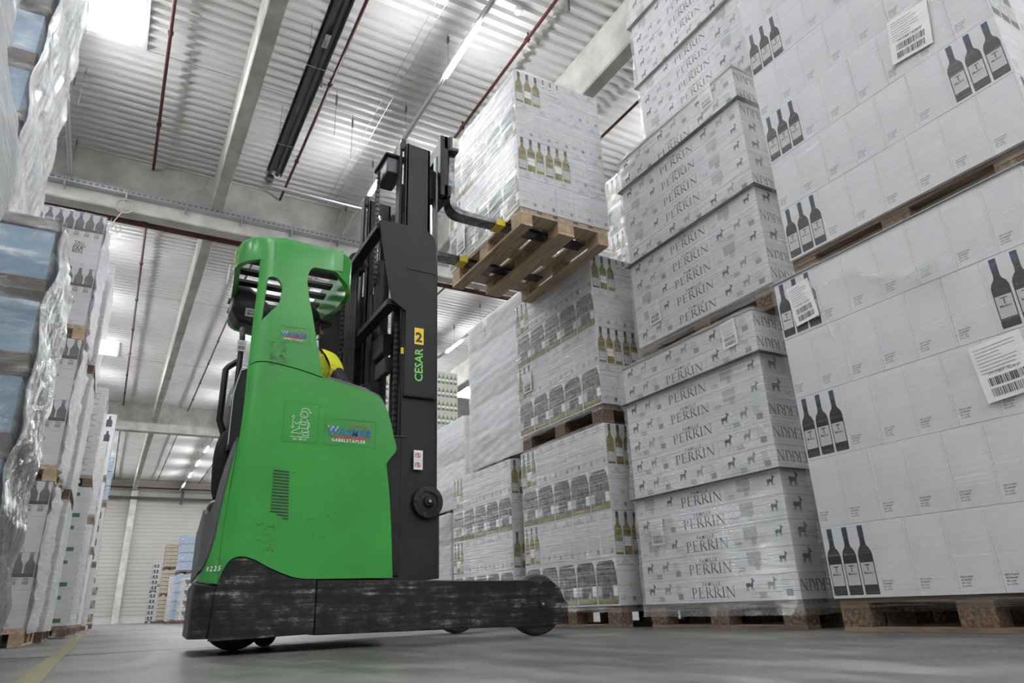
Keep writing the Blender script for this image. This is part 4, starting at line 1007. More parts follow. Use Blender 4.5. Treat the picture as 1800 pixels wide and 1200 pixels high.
m = MB(); c = (.66, 4.25, .165); m.lathe([(.04, -.055), (.12, -.055), (.155, -.05), (.165, -.03), (.165, .03), (.155, .05), (.12, .055), (.04, .055)], c, (0.06, 1, 0), 'rubber', 48); m.build('drive_wheel', truck, smooth=30)
m = MB(); m.lathe([(0, -.03), (.06, -.03), (.065, 0), (.06, .03), (0, .03)], (.86, 4.45, .065), (0, 1, 0), 'tyre', 24); m.box(.80, 4.38, .06, .92, 4.40, .2, 'truck_black'); m.box(.80, 4.50, .06, .92, 4.52, .2, 'truck_black'); m.build('caster_wheel', truck, smooth=30)
# upper guard: pillar plate
H1 = [(.547, 1.672), (.556, 1.92)] + curve([(.560, 1.935), (.580, 1.943), (.612, 1.936), (.636, 1.905), (.640, 1.85), (.628, 1.785), (.597, 1.742)])
up = [(.503, 1.412)] + curve([(.54, 1.434), (.60, 1.441), (.68, 1.433), (.78, 1.417), (.90, 1.389)]) + [(.892, 1.42), (.85, 1.60), (.818, 1.75)] + curve([(.795, 1.84), (.778, 1.93), (.776, 1.99), (.79, 2.035), (.82, 2.055)]) + [(.86, 2.058), (.96, 2.06), (.975, 2.06), (.975, 2.196), (.81, 2.196), (.63, 2.2), (.58, 2.19)] + curve([(.55, 2.16), (.52, 2.10), (.505, 2.02), (.508, 1.94)]) + [(.506, 1.85), (.502, 1.65)]
plate('guard_pillar', up, 'truck_green', .03, truck, -.0158, holes=[H1], bevel=.008)
# roof ring: closed band
ring_pts = []
RX0, RX1 = .405, 1.03
for q in range(7): a = PI / 2 * q / 6; ring_pts.append((XC - RC * math.sin(PI / 2 - a) , YN + RC - RC * math.cos(PI / 2 - a)))
ring_pts += [(.70, YN), (.80, YN), (.90, YN)]
for q in range(9): a = PI / 2 * q / 8; ring_pts.append((.91 + .15 * math.sin(a), YN + .13 - .13 * math.cos(a)))
for k in range(1, 5): ring_pts.append((1.06 - .006 * k, YN + .13 + (YF - YN - .36) * k / 5))
for q in range(9): a = PI / 2 * q / 8; ring_pts.append((.80 + .23 * math.cos(a), YF - .23 + .23 * math.sin(a)))
for q in range(9): a = PI / 2 * q / 8; ring_pts.append((.72 - .24 * math.sin(a), YF - .24 + .24 * math.cos(a)))
for k in range(1, 6): ring_pts.append((.48 + (.403 - .48) * k / 6, YF - .24 - (YF - YN - .44) * k / 6))
n = len(ring_pts); m = MB(); vs_ = []
def nrm(i):
    a, b = ring_pts[i - 1], ring_pts[(i + 1) % n]; d = V((b[0] - a[0], b[1] - a[1])).normalized(); return V((d.y, -d.x))
for i, p in enumerate(ring_pts):
    nn = nrm(i); x, y = p; frontness = max(0, min(1, (x - .85) / .18)); zt = 2.198; zb = 2.052
    if y > YN + .005 and x > .93: zb = 2.052 - .11 * math.sin(min(1, max(0, (y - YN)) / .75) ** .6 * PI)
    if x < .58 and y > YN + .02: zb = 2.045
    for d, z in ((0, zb), (0.0, zt - .03), (-.012, zt), (-.045, zt - .002), (-.04, zt - .03), (-.03, zb)): vs_.append((x + nn.x * d, y + nn.y * d, z))
fs = [(i * 6 + k, ((i + 1) % n) * 6 + k, ((i + 1) % n) * 6 + (k + 1) % 6, i * 6 + (k + 1) % 6) for i in range(n) for k in range(6)]
m.add(vs_, fs, 'truck_green'); m.build('guard_ring', truck, smooth=50)
for k, y in enumerate((3.80, 3.96, 4.12, 4.28, 4.44, 4.60, 4.76)):
    m = MB(); m.prism([(y, 2.10), (y, 2.118), (y + .065, 2.118), (y + .065, 2.10)], .45 + max(0, k - 4) * .02, 1.0 - max(0, k - 5) * .05, 'truck_black', 'x'); m.build('guard_slat', truck)
LINER = [(.455, 2.13), (.50, 2.16), (.749, 1.967), (.724, 1.835), (.581, 1.865), (.494, 1.88), (.449, 1.965)]
# far side of the guard: dark pillar and liner, lamp hood
m = MB(); m.prism(LINER, 4.22, 4.40, 'truck_black'); o = m.build('guard_liner', truck, bevel=.02)
m = MB(); fr = (V((.53, 4.217, 1.915)), V((1, 0, 0)), V((0, 0, 1)), V((0, -1, 0))); m.rect(fr, 0, 0, .10, .055, 'paper', .002); lines(m, fr, .012, .042, .07, 2, .008, .003, 'ink', lift=.003); barcode(m, fr, .012, .008, .075, .02, 'ink', 5, .003); m.build('barcode_label', truck, recalc=False)
m = MB(); m.prism([(.60, .34), (.98, .34), (.98, 1.38), (.60, 1.38)], 4.86, 4.895, 'truck_green'); m.prism([(.74, 1.38), (.90, 1.38), (.86, 2.08), (.70, 2.08)], 4.86, 4.895, 'truck_black'); m.build('far_side_cover', truck, bevel=.01)
m = MB(); m.tube([(.505, 4.02, .66), (.505, 4.02, 1.70), (.51, 4.1, 1.78)], .016, 'truck_black', 10); m.build('rear_post', truck, smooth=40)
m = MB(); m.tube([(.50, 4.06, 1.56), (.455, 4.06, 1.52), (.44, 4.06, 1.50), (.44, 4.06, 1.2), (.47, 4.06, 1.12)], .018, 'truck_black', 8); m.build('grab_handle', truck, smooth=40)
m = MB()
for z, t_ in ((1.60, 'a'), (1.27, 'b')):
    m.box(.475, 3.985, z, .53, 3.992, z + .065, 'paper'); fr = (V((.475, 3.984, z)), V((1, 0, 0)), V((0, 0, 1)), V((0, -1, 0))); barcode(m, fr, .008, .008, .04, .022, 'ink', 3, .001); lines(m, fr, .008, .05, .04, 2, .01, .003, 'ink')
m.build('post_labels', truck, recalc=False)
# black armrest strip along the top edge and clear screen
m = MB(); m.prism([(.905, 1.375), (1.04, 1.352), (1.17, 1.33), (1.235, 1.30), (1.255, 1.27), (1.262, 1.30), (1.235, 1.33), (1.15, 1.362), (1.0, 1.395), (.92, 1.405)], 3.665, 4.0, 'plastic_grey'); m.build('armrest_top', truck, bevel=.008)
m = MB(); m.box(.62, 4.0, .62, 1.25, 4.84, .68, 'truck_black'); m.box(1.20, 3.68, .66, 1.27, 4.84, 1.26, 'truck_black'); m.build('cab_floor', truck, bevel=.01)
m = MB(); m.tube([(1.14, 3.9, 1.37), (1.20, 3.9, 1.45), (1.235, 3.92, 1.47), (1.26, 3.94, 1.40), (1.28, 3.95, 1.25)], .008, 'truck_black', 8)
m.add([(1.15, 3.905, 1.36), (1.20, 3.905, 1.44), (1.235, 3.92, 1.455), (1.26, 3.94, 1.39), (1.275, 3.95, 1.25)], [(0, 1, 2, 3, 4)], 'film_milky'); m.build('wind_screen', truck)
m = MB(); m.box(1.08, 4.1, 1.22, 1.2, 4.35, 1.30, 'truck_black'); m.tube([(1.14, 4.15, 1.3), (1.13, 4.15, 1.38)], .012, 'rubber', 8); m.lathe([(0, .0), (.02, .01), (0, .03)], (1.13, 4.15, 1.37), (0, 0, 1), 'rubber', 10); m.build('control_console', truck, bevel=.008)
# seat
m = MB(); m.box(.58, 3.90, .92, 1.0, 4.38, 1.0, 'rubber'); m.build('seat_cushion', truck, bevel=.03)
m = MB(); m.prism([(.475, 1.0), (.53, .98), (.57, 1.2), (.56, 1.40), (.535, 1.46), (.50, 1.44), (.478, 1.3)], 3.86, 4.3, 'rubber'); m.tube([(.474, 3.855, 1.02), (.472, 3.855, 1.3), (.50, 3.855, 1.45)], .004, 'decal_silver', 6); m.build('seat_back', truck, bevel=.02)
m = MB(); m.box(.62, 4.0, .66, .9, 4.3, .92, 'rubber'); m.build('seat_base', truck, bevel=.02)
# decals on the cover
FN = (V((0, YN - .0005, 0)), V((1, 0, 0)), V((0, 0, 1)), V((0, -1, 0)))
def outline(m, x0, z0, x1, z1, mt='outline_dark', t=.0018, sk=0):
    for a in ((x0, z0, x1 - x0, t), (x0, z1, x1 - x0, t), (x0, z0, t, z1 - z0), (x1, z0, t, z1 - z0)): m.rect(FN, *a, mt, .0012)
def wasmer(m, x, z, w_):
    k = w_ / .255
    m.tris(FN, fit(text2d('W', 1, .03, .0), .062 * k), 'decal_silver', .0014, (x + .004 * k, z + .055 * k))
    for i in range(11):
        a0 = -0.98 + i * .178; a1 = a0 + .10; cx, cz = x + .128 * k, z + .06 * k
        p = lambda a, r: (cx + math.sin(a) * r * 1.9, cz - math.cos(a) * r)
        L = .030 * k
        m.shape(FN, [(cx + (i - 5.45) * .012 * k, z + .027 * k), (cx + (i - 4.75) * .012 * k, z + .027 * k), (cx + (i - 4.7) * .021 * k, z + .044 * k), (cx + (i - 5.5) * .021 * k, z + .044 * k)], 'decal_red', .0014)
    wd = fit(text2d('WASMER', 1, .03, .2, space=1.12), .235 * k)
    m.tris(FN, wd, 'decal_blue', .0020, (x + .008 * k, z + .046 * k))
    m.shape(FN, [(x + .09 * k, z + .096 * k), (x + .16 * k, z + .106 * k), (x + .25 * k, z + .098 * k), (x + .16 * k, z + .101 * k)], 'decal_red', .0016)
    m.shape(FN, [(x + .12 * k, z + .106 * k), (x + .19 * k, z + .108 * k), (x + .24 * k, z + .094 * k), (x + .18 * k, z + .103 * k)], 'decal_red', .0018)
    m.tris(FN, fit(text2d('GABELSTAPLER', 1, .03, space=1.25), .185 * k), 'decal_white', .0014, (x + .03 * k, z + .012 * k))
m = MB(); outline(m, .924, 1.012, 1.212, 1.158); wasmer(m, .936, 1.022, .262); m.build('company_decal', truck, recalc=False)
m = MB(); outline(m, .645, 1.565, .812, 1.655); wasmer(m, .652, 1.574, .150); m.build('small_company_decal', truck, recalc=False)
# kneeling mechanic service sticker: a plain kneeling worker with cap and wrench in white line
m = MB(); outline(m, .706, 1.012, .889, 1.228)
def stroke(pts, w_=.0022):
    for a, b in zip(pts, pts[1:]):
        d = V((b[0] - a[0], b[1] - a[1])); d.normalize(); q = V((-d.y, d.x)) * w_ / 2; e = d * w_ / 3
        m.shape(FN, [(a[0] - e.x - q.x, a[1] - e.y - q.y), (b[0] + e.x - q.x, b[1] + e.y - q.y), (b[0] + e.x + q.x, b[1] + e.y + q.y), (a[0] - e.x + q.x, a[1] - e.y + q.y)], 'decal_white', .0016)
ci = lambda cx, cz, rx, rz, n=12, a0=0, a1=2 * PI: [(cx + rx * math.cos(a0 + (a1 - a0) * q / n), cz + rz * math.sin(a0 + (a1 - a0) * q / n)) for q in range(n + 1)]
stroke(ci(.812, 1.165, .020, .018)); stroke(ci(.818, 1.182, .022, .020, 8, 0, PI)); stroke([(.840, 1.184), (.852, 1.178), (.838, 1.176)]); stroke([(.806, 1.168), (.800, 1.166)]); stroke([(.806, 1.156), (.818, 1.156)])
stroke([(.800, 1.142), (.792, 1.12), (.79, 1.09), (.835, 1.09), (.838, 1.12), (.828, 1.142)]); stroke([(.80, 1.11), (.825, 1.11), (.825, 1.125), (.80, 1.125), (.80, 1.11)])
stroke([(.795, 1.125), (.775, 1.112), (.762, 1.122)]); stroke([(.838, 1.125), (.846, 1.105), (.832, 1.092)]); stroke([(.756, 1.10), (.756, 1.145)]); stroke(ci(.756, 1.150, .006, .006, 8, -.8, 4)); stroke(ci(.756, 1.095, .006, .006, 8, 2.4, 7))
stroke([(.79, 1.09), (.775, 1.08), (.758, 1.072), (.752, 1.062), (.80, 1.062), (.81, 1.078)]); stroke([(.835, 1.09), (.843, 1.075), (.82, 1.07)]); stroke([(.812, 1.052), (.842, 1.052), (.842, 1.068), (.812, 1.068), (.812, 1.052)])
m.tris(FN, fit(text2d('Notruf: Gabelstaplerservice', 1, .01), .10), 'decal_white', .0016, (.748, 1.040)); m.tris(FN, fit(text2d('0721 - 985 12 0', 1, .01), .07), 'decal_white', .0016, (.762, 1.026))
m.build('service_decal', truck, recalc=False)
# scuffs on the green side
rnd = random.Random(5); m = MB()
for i in range(150):
    zone = rnd.choice((0, 0, 1, 2)); x, z = ((rnd.uniform(.60, .68), rnd.uniform(1.42, 1.56)), (rnd.uniform(.60, .70), rnd.uniform(.45, .62)), (rnd.uniform(.60, 1.0), rnd.uniform(.5, 1.3)))[zone]
    L = rnd.uniform(.005, .028); h_ = rnd.uniform(.0008, .0024); t_ = rnd.uniform(-.005, .003)
    if z > 1.38 and zone != 0: continue
    m.shape(FN, [(x, z), (x + L * .4, z - h_ + t_ * .4), (x + L, z + t_), (x + L * .5, z + h_ + t_ * .5)], 'scuff', .0008)
me_ = m.data('scuffs'); me_.transform(Matrix.Translation([-q for q in TX]))
bmx = bmesh.new(); bmx.from_mesh(side.data); nf = len(bmx.faces); bmx.from_mesh(me_); bmx.faces.ensure_lookup_table()
for f_ in bmx.faces[nf:]: f_.material_index = 1
bmx.to_mesh(side.data); bmx.free(); side.data.materials.append(MATS['scuff'])
# ------------------------------------------------------------------ mast
YM = 3.715
m = MB(); m.prism([(1.385, .30), (1.632, .325), (1.632, .735), (1.60, .76), (1.60, 2.30), (1.385, 2.20)], YM, YM + .035, 'mast_black'); m.prism([(1.60, .33), (1.60, 2.3), (1.632, 2.3), (1.632, .33)], YM + .035, YM + .12, 'mast_black'); m.build('outer_mast_rail', truck, bevel=.006)
m = MB(); m.prism([(1.385, .30), (1.60, .325), (1.60, 2.30), (1.385, 2.20)], 4.80, 4.835, 'mast_black'); m.prism([(1.57, .33), (1.57, 2.3), (1.60, 2.3), (1.60, .33)], 4.72, 4.80, 'mast_black'); m.build('outer_mast_rail', truck, bevel=.006)
HP = [(1.205, 2.500)] + [(1.30, 2.507), (1.50, 2.505)] + curve([(1.54, 2.497), (1.575, 2.465), (1.592, 2.42)]) + [(1.598, 2.30), (1.598, 1.35), (1.392, 1.35), (1.392, 1.90), (1.305, 1.955), (1.285, 2.05)]
for nm, ya_, yb_ in (('near', YM - .022, YM), ('far', 4.835, 4.857)):
    m = MB(); m.prism(HP if nm == 'near' else [(1.12, 2.42), (1.50, 2.50), (1.592, 2.42), (1.598, 1.75), (1.25, 1.75), (1.16, 1.84)], ya_, yb_, 'mast_black'); m.build('head_plate', truck, bevel=.003)
m = MB(); m.box(1.397, YM - .0235, 1.36, 1.585, YM - .0222, 2.19, 'mast_black'); m.box(1.393, YM - .028, 2.19, 1.59, YM - .022, 2.202, 'truck_black'); m.build('rail_cover', truck)
for a, b in (((1.215, 2.49), 0), ((1.30, 1.975), 0)):
    m = MB(); x, z = a; m.prism([(x - .02, z - .04), (x + .05, z - .04), (x + .05, z + .0), (x - .02, z + .0)], YM, 4.84, 'mast_black'); m.build('cross_tie', truck, bevel=.004)
m = MB(); m.box(1.285, YM - .002, .34, 1.392, 4.80, 1.10, 'truck_black'); m.box(1.27, YM - .004, 1.10, 1.42, 4.0, 1.115, 'truck_black'); m.build('mast_carriage', truck, bevel=.006)
for nm, ya_, yb_ in (('near', 3.84, 3.90), ('far', 4.66, 4.72)):
    m = MB(); m.prism([(1.43, .30), (1.61, .30), (1.61, 3.26), (1.43, 3.27)], ya_ + .0, ya_ + .02, 'mast_black'); m.box(1.43, ya_, .30, 1.45, yb_, 3.27, 'steel_mid'); m.box(1.59, ya_, .3, 1.61, yb_, 3.26, 'mast_black'); m.build('inner_mast_rail', truck, bevel=.004)
    m = MB(); m.box(1.40, ya_ + .05, 2.0, 1.42, yb_ + .06, 3.30, 'mast_black'); m.box(1.405, ya_ + .04, 3.24, 1.44, ya_ + .07, 3.33, 'truck_black'); m.build('inner_stage_rail', truck, bevel=.003)
    m = MB(); m.box(1.655, ya_ + .0, .5, 1.67, ya_ + .05, 3.23, 'steel_mid'); m.build('front_stage_rail', truck, bevel=.003)
m = MB(); m.box(1.32, 3.93, 3.05, 1.44, 4.16, 3.19, 'steel_mid'); m.box(1.30, 3.91, 3.18, 1.46, 4.18, 3.205, 'mast_black'); m.build('mast_crosshead', truck, bevel=.015)
for y in (4.02, 4.50):
    m = MB(); m.tube([(1.46, y, .5), (1.46, y, 2.35)], .04, 'truck_black', 14); m.tube([(1.46, y, 2.35), (1.46, y, 3.03)], .022, 'chrome', 14); m.build('lift_cylinder', truck, smooth=40)
m = MB(); m.tube([(1.665, 3.96, 2.0), (1.665, 3.96, 2.45)], .03, 'truck_black', 14); m.tube([(1.665, 3.96, 2.45), (1.665, 3.96, 2.93)], .02, 'chrome', 14); m.box(1.62, 3.93, 2.92, 1.72, 4.0, 2.99, 'mast_black'); m.build('side_shift_cylinder', truck, smooth=40)
m = MB(); m.tube([(1.42, 4.26, .4), (1.42, 4.26, 2.5)], .055, 'truck_black', 16); m.build('free_lift_cylinder', truck, smooth=40)
def chain(x, y, z0, z1):
    m = MB(); z = z0; k = 0
    while z < z1:
        if k % 2: m.box(x - .012, y - .010, z, x + .012, y - .006, z + .022, 'steel_mid'); m.box(x - .012, y + .006, z, x + .012, y + .010, z + .022, 'steel_mid')
        else: m.box(x - .009, y - .005, z - .004, x + .009, y + .005, z + .024, 'truck_black')
        z += .019; k += 1
    m.build('lift_chain', truck)
chain(1.30, 4.05, 2.2, 3.1); chain(1.335, 4.18, 2.4, 3.05); chain(1.372, 3.80, .9, 1.95); chain(1.25, 4.62, 1.2, 2.45)
for k, y in enumerate((4.36, 4.40, 4.44, 4.48, 4.52)):
    m = MB(); m.tube([(1.27, y, .7), (1.27 - .005 * k, y, 2.45), (1.26, y, 2.56), (1.30, y, 2.62), (1.34, y, 2.5)], .012, 'rubber', 8); m.build('hydraulic_hose', truck, smooth=60)
m = MB(); m.lathe([(.03, -.04), (.075, -.04), (.06, -.02), (.06, .02), (.075, .04), (.03, .04)], (1.29, 4.45, 2.56), (0, 1, 0), 'truck_black', 20); m.box(1.2, 4.36, 2.45, 1.24, 4.5, 2.52, 'truck_black'); m.build('hose_pulley', truck, smooth=40)
m = MB(); m.box(1.35, 4.0, 1.72, 1.42, 4.2, 1.86, 'steel_mid'); m.box(1.34, 3.9, 1.55, 1.38, 4.1, 1.66, 'mast_black'); m.build('cylinder_bracket', truck, bevel=.008)
for x, y, z in ((1.29, 4.43, 1.68), (1.386, YM + .0, 1.62)):
    m = MB(); m.box(x - .012, y - .003, z, x + .008, y, z + .04, 'decal_yellow'); m.build('warning_tag', truck)
# mast decals
FM = (V((0, YM - .0235, 0)), V((1, 0, 0)), V((0, 0, 1)), V((0, -1, 0)))
FT = (V((1.511, YM - .0235, 1.449)), V((0, 0, 1)), V((-1, 0, 0)), V((0, -1, 0)))
m = MB(); m.tris(FT, fit(text2d('CESAR', 1, .02), .215), 'decal_lime', .0012, (0, .004)); m.build('name_lettering', truck, recalc=False)
m = MB(); m.rect(FM, 1.452, 1.688, .060, .108, 'decal_yellow', .0010); t2 = fit(text2d('2', 1, .02), .062); m.tris((V((1.505, YM - .0235, 1.706)), V((0, 0, 1)), V((-1, 0, 0)), V((0, -1, 0))), fit(text2d('2', 1, .03), .058), 'ink', .0016, (.004, .0), .0) ; m.tris(FM, fit(text2d('2', 1, .04), .044), 'ink', .0018, (1.459, 1.705), 1.0); m.build('number_plate', truck, recalc=False)
m = MB(); m.rect(FM, 1.459, .918, .056, .112, 'decal_white', .001)
m.rect(FM, 1.459, .973, .056, .0012, 'ink_grey', .0014)
for z in (.945, 1.0):
    n = 14
    for q in range(n): a, b = q * 2 * PI / n, (q + 1) * 2 * PI / n; m.shape(FM, [(1.487 + .016 * math.cos(a), z + .016 * math.sin(a)), (1.487 + .016 * math.cos(b), z + .016 * math.sin(b)), (1.487 + .012 * math.cos(b), z + .012 * math.sin(b)), (1.487 + .012 * math.cos(a), z + .012 * math.sin(a))], 'decal_red', .0016)
    m.rect(FM, 1.484, z - .010, .006, .02, 'decal_red', .0016); m.shape(FM, [(1.474, z + .011), (1.477, z + .014), (1.500, z - .010), (1.497, z - .013)], 'decal_red', .0018); m.rect(FM, 1.466, z - .015, .003, .03, 'ink', .0016)
m.build('warning_decal', truck, recalc=False)
c = (1.548, YM - .012, .737); m = MB(); m.lathe([(0, -.045), (.012, -.045), (.014, -.04), (.026, -.038), (.030, -.025), (.034, -.02), (.055, -.018), (.058, -.026), (.090, -.024), (.093, -.016), (.093, .0)], c, (0, 1, 0), 'truck_black', 40); hb = m.build('axle_cover', truck, smooth=35)
hb['_w'] = list(TX)
for q in range(5):
    a = PI / 2 + .25 + q * 2 * PI / 5; m = MB(); m.lathe([(0, -.012), (.004, -.012), (.005, -.006), (.011, -.006), (.011, 0)], (c[0] + .074 * math.cos(a), c[1] - .024, c[2] + .074 * math.sin(a)), (0, 1, 0), 'steel_mid', 12); m.build('bolt', hb, smooth=35)
m = MB(); m.lathe([(0, -.006), (.008, -.006), (.010, 0)], (c[0], c[1] - .045, c[2]), (0, 1, 0), 'chrome', 12); m.build('hub_bolt', hb, smooth=35)
# fork carriage and forks
FZ = 2.875
m = MB(); m.box(1.725, 3.86, 3.33, 1.785, 4.78, 3.45, 'mast_black'); m.box(1.725, 3.86, 2.93, 1.785, 4.78, 3.03, 'mast_black')
for y in (3.86, 4.2, 4.42, 4.72): m.box(1.70, y, 2.93, 1.765, y + .06, 3.45, 'mast_black')
for y in (3.9, 4.6): m.box(1.60, y, 2.9, 1.73, y + .08, 3.15, 'truck_black')
m.build('fork_carriage', truck, bevel=.008)
m = MB(); m.box(1.79, 3.90, 3.37, 1.87, 4.03, 3.50, 'steel_mid'); o = m.build('carriage_end_block', truck, bevel=.012)
FL = (V((1.815, 3.899, 3.40)), V((1, 0, 0)), V((0, 0, 1)), V((0, -1, 0))); m = MB(); m.rect(FL, 0, 0, .05, .085, 'decal_white', .001); m.shape(FL, [(.012, .045), (.038, .045), (.025, .07)], 'decal_yellow', .002); lines(m, FL, .01, .035, .03, 4, .008, .002, 'ink', lift=.002); m.build('warning_label', truck, recalc=False)
for y in (3.95, 4.60):
    w_ = .11; t_ = .045; m = MB()
    prof = [(1.81, 3.46), (1.855, 3.46), (1.855, 3.02)] + curve([(1.855, 3.02), (1.87, 2.95), (1.905, 2.918), (1.975, 2.912)]) + [(2.95, 2.90), (3.02, 2.888), (3.02, 2.880)] + [(1.995, 2.868)] + curve([(1.945, 2.868), (1.865, 2.880), (1.82, 2.93), (1.81, 3.0)])
    m.prism(prof, y, y + w_, 'fork_steel'); fk = m.build('fork', truck, bevel=.006); fk['_w'] = list(TX)
    m = MB(); m.prism([(2.20, 2.864), (2.275, 2.864), (2.275, 2.9125), (2.20, 2.9135)], y - .003, y + w_ + .003, 'tape_yellow'); m.build('tape_band', fk)
# ring number plate and label on the rear of the guard
def ringfr(i, z): p = ring_pts[i % n]; nn = nrm(i % n); d = V((-nn.y, nn.x, 0)); return (V((p[0] + nn.x * .001, p[1] + nn.y * .001, z)), d, V((0, 0, 1)), V((nn.x, nn.y, 0)))
n = len(ring_pts)
m = MB(); fr = (V((.405 - .002, 3.93, 2.062)), V((0, -1, 0)), V((0, 0, 1)), V((-1, 0, 0)))
m.rect(fr, 0, 0, .075, .12, 'decal_yellow', .004); m.tris(fr, fit(text2d('2', 1, .04), .05), 'ink', .006, (.012, .028)); m.rect(fr, -.22, .01, .10, .10, 'paper', .008); m.build('guard_number_plate', truck, recalc=False)
# ------------------------------------------------------------------ driver
mat('skin', (0.42, 0.24, 0.17), 0.5); mat('vest_yellow', (0.75, 0.72, 0.03), 0.7, bmp=0.1, bscale=90); mat('cloth_navy', (0.012, 0.014, 0.025), 0.8, bmp=0.2, bscale=60)
mat('cloth_black', (0.012, 0.012, 0.014), 0.85, bmp=0.3, bscale=40); mat('cap_black', (0.015, 0.015, 0.017), 0.7); mat('hair_dark', (0.02, 0.015, 0.012), 0.8); mat('lip', (0.22, 0.08, 0.07), 0.6); mat('lens', (0.3, 0.32, 0.35), 0.1)
def skin_mesh(name, verts, edges, radii, mt, parent, sub=2, root=0):
    me = bpy.data.meshes.new(name); me.from_pydata([tuple(V(v) - V(TP)) for v in verts], edges, []); me.materials.append(MATS[mt])
    o = bpy.data.objects.new(name, me); C.objects.link(o); o.parent = parent
    o.modifiers.new('skin', 'SKIN'); lay = me.skin_vertices[0] if me.skin_vertices else None
    if lay is None:
        b = bmesh.new(); b.from_mesh(me); b.verts.layers.skin.verify(); b.to_mesh(me); b.free(); lay = me.skin_vertices[0]
    for i, r in enumerate(radii): lay.data[i].radius = r if isinstance(r, tuple) else (r, r)
    lay.data[root].use_root = True
    s_ = o.modifiers.new('sub', 'SUBSURF'); s_.levels = sub; s_.render_levels = sub
    for p in me.polygons: p.use_smooth = True
    return o
TP = (.80, 4.12, 1.0)
per = thing('person', 'driver in black cap and yellow vest sitting inside the green truck', 'person', TP)
# skeleton: pelvis, spine, chest, neck, head; legs to the rear; arms
B = {'pel': (.80, 4.12, 1.06), 'sp': (.84, 4.10, 1.24), 'ch': (.925, 4.06, 1.46), 'sh': (.935, 4.05, 1.56), 'nk': (.90, 4.04, 1.665), 'hd': (.868, 4.03, 1.745), 'hd2': (.858, 4.03, 1.83), 'hd3': (.85, 4.03, 1.885),
     'hipL': (.76, 4.04, 1.05), 'knL': (.485, 4.0, 1.10), 'anL': (.50, 4.06, .74), 'toL': (.44, 4.02, .71),
     'hipR': (.78, 4.24, 1.05), 'knR': (.52, 4.40, 1.10), 'anR': (.56, 4.42, .74), 'toR': (.47, 4.42, .71),
     'shN': (.98, 3.90, 1.555), 'elN': (1.075, 3.80, 1.36), 'wrN': (1.17, 3.93, 1.32), 'haN': (1.205, 3.97, 1.325),
     'shF': (.93, 4.23, 1.55), 'elF': (1.02, 4.36, 1.36), 'wrF': (1.13, 4.22, 1.32), 'haF': (1.165, 4.19, 1.33)}
E_ = [('pel', 'sp'), ('sp', 'ch'), ('ch', 'sh'), ('sh', 'nk'), ('nk', 'hd'), ('hd', 'hd2'), ('hd2', 'hd3'), ('pel', 'hipL'), ('hipL', 'knL'), ('knL', 'anL'), ('anL', 'toL'), ('pel', 'hipR'), ('hipR', 'knR'), ('knR', 'anR'), ('anR', 'toR'), ('sh', 'shN'), ('shN', 'elN'), ('elN', 'wrN'), ('wrN', 'haN'), ('sh', 'shF'), ('shF', 'elF'), ('elF', 'wrF'), ('wrF', 'haF')]
RAD = dict(pel=.13, sp=(.12, .14), ch=(.10, .14), sh=(.07, .11), nk=.056, hd=.066, hd2=.088, hd3=.075, hipL=.085, knL=.06, anL=.04, toL=.035, hipR=.085, knR=.06, anR=.04, toR=.035, shN=.055, elN=.042, wrN=.028, haN=.035, shF=.055, elF=.042, wrF=.028, haF=.035)
ks = list(B)
body = skin_mesh('body', [B[k] for k in ks], [(ks.index(a), ks.index(b)) for a, b in E_], [RAD[k] for k in ks], 'skin', per)
per['_w'] = list(TP)
def cloth(name, keys, rad, mt, extra=None):
    e = [(keys.index(a), keys.index(b)) for a, b in E_ if a in keys and b in keys]
    return skin_mesh(name, [(extra or {}).get(k, B[k]) for k in keys], e, [rad[k] for k in keys], mt, per)
half = lambda a, b, t: tuple(B[a][i] + (B[b][i] - B[a][i]) * t for i in range(3))
cloth('jacket', ['pel', 'sp', 'ch', 'sh', 'shN', 'elN', 'wrN', 'shF', 'elF', 'wrF'], dict(pel=.145, sp=(.135, .155), ch=(.14, .175), sh=(.125, .17), shN=.07, elN=.058, wrN=.045, shF=.068, elF=.058, wrF=.045), 'cloth_navy')
ex = {'elN': half('shN', 'elN', .55), 'elF': half('shF', 'elF', .55)}
cloth('safety_vest', ['sp', 'ch', 'sh', 'shN', 'elN', 'shF', 'elF'], dict(sp=(.15, .17), ch=(.175, .21), sh=(.15, .20), shN=.088, elN=.080, shF=.085, elF=.080), 'vest_yellow', ex)
cloth('trousers', ['pel', 'hipL', 'knL', 'anL', 'hipR', 'knR', 'anR'], dict(pel=.155, hipL=.11, knL=.085, anL=.06, hipR=.11, knR=.085, anR=.06), 'cloth_black')
m = MB(); m.box(.43, 3.98, .685, .54, 4.10, .74, 'rubber'); m.build('shoe', per, bevel=.02); m = MB(); m.box(.46, 4.37, .685, .58, 4.48, .74, 'rubber'); m.build('shoe', per, bevel=.02)
# face looking towards the forks (+x), slightly up
hx, hy, hz = .875, 4.03, 1.82
m = MB(); m.add([(hx + .075, hy, hz + .03), (hx + .108, hy, hz - .018), (hx + .078, hy - .018, hz - .025), (hx + .078, hy + .018, hz - .025)], [(0, 2, 1), (0, 1, 3), (1, 2, 3)], 'skin'); m.build('nose', per, smooth=60)
m = MB(); m.tube([(hx + .074, hy - .028, hz - .055), (hx + .082, hy, hz - .053), (hx + .074, hy + .028, hz - .055)], .005, 'lip', 8); m.build('mouth', per)
for s_ in (-1, 1):
    m = MB(); m.lathe([(0, -.008), (.012, -.006), (.020, .0), (.014, .012), (0, .014)], (hx - .018, hy + s_ * .084, hz - .0), (0, s_, 0), 'skin', 12); m.build('ear', per, smooth=60)
    m = MB(); m.lathe([(0, -.004), (.008, 0), (0, .005)], (hx + .072, hy + s_ * .03, hz + .012), (1, 0, 0), 'decal_white', 10); m.build('eye', per)
m = MB()
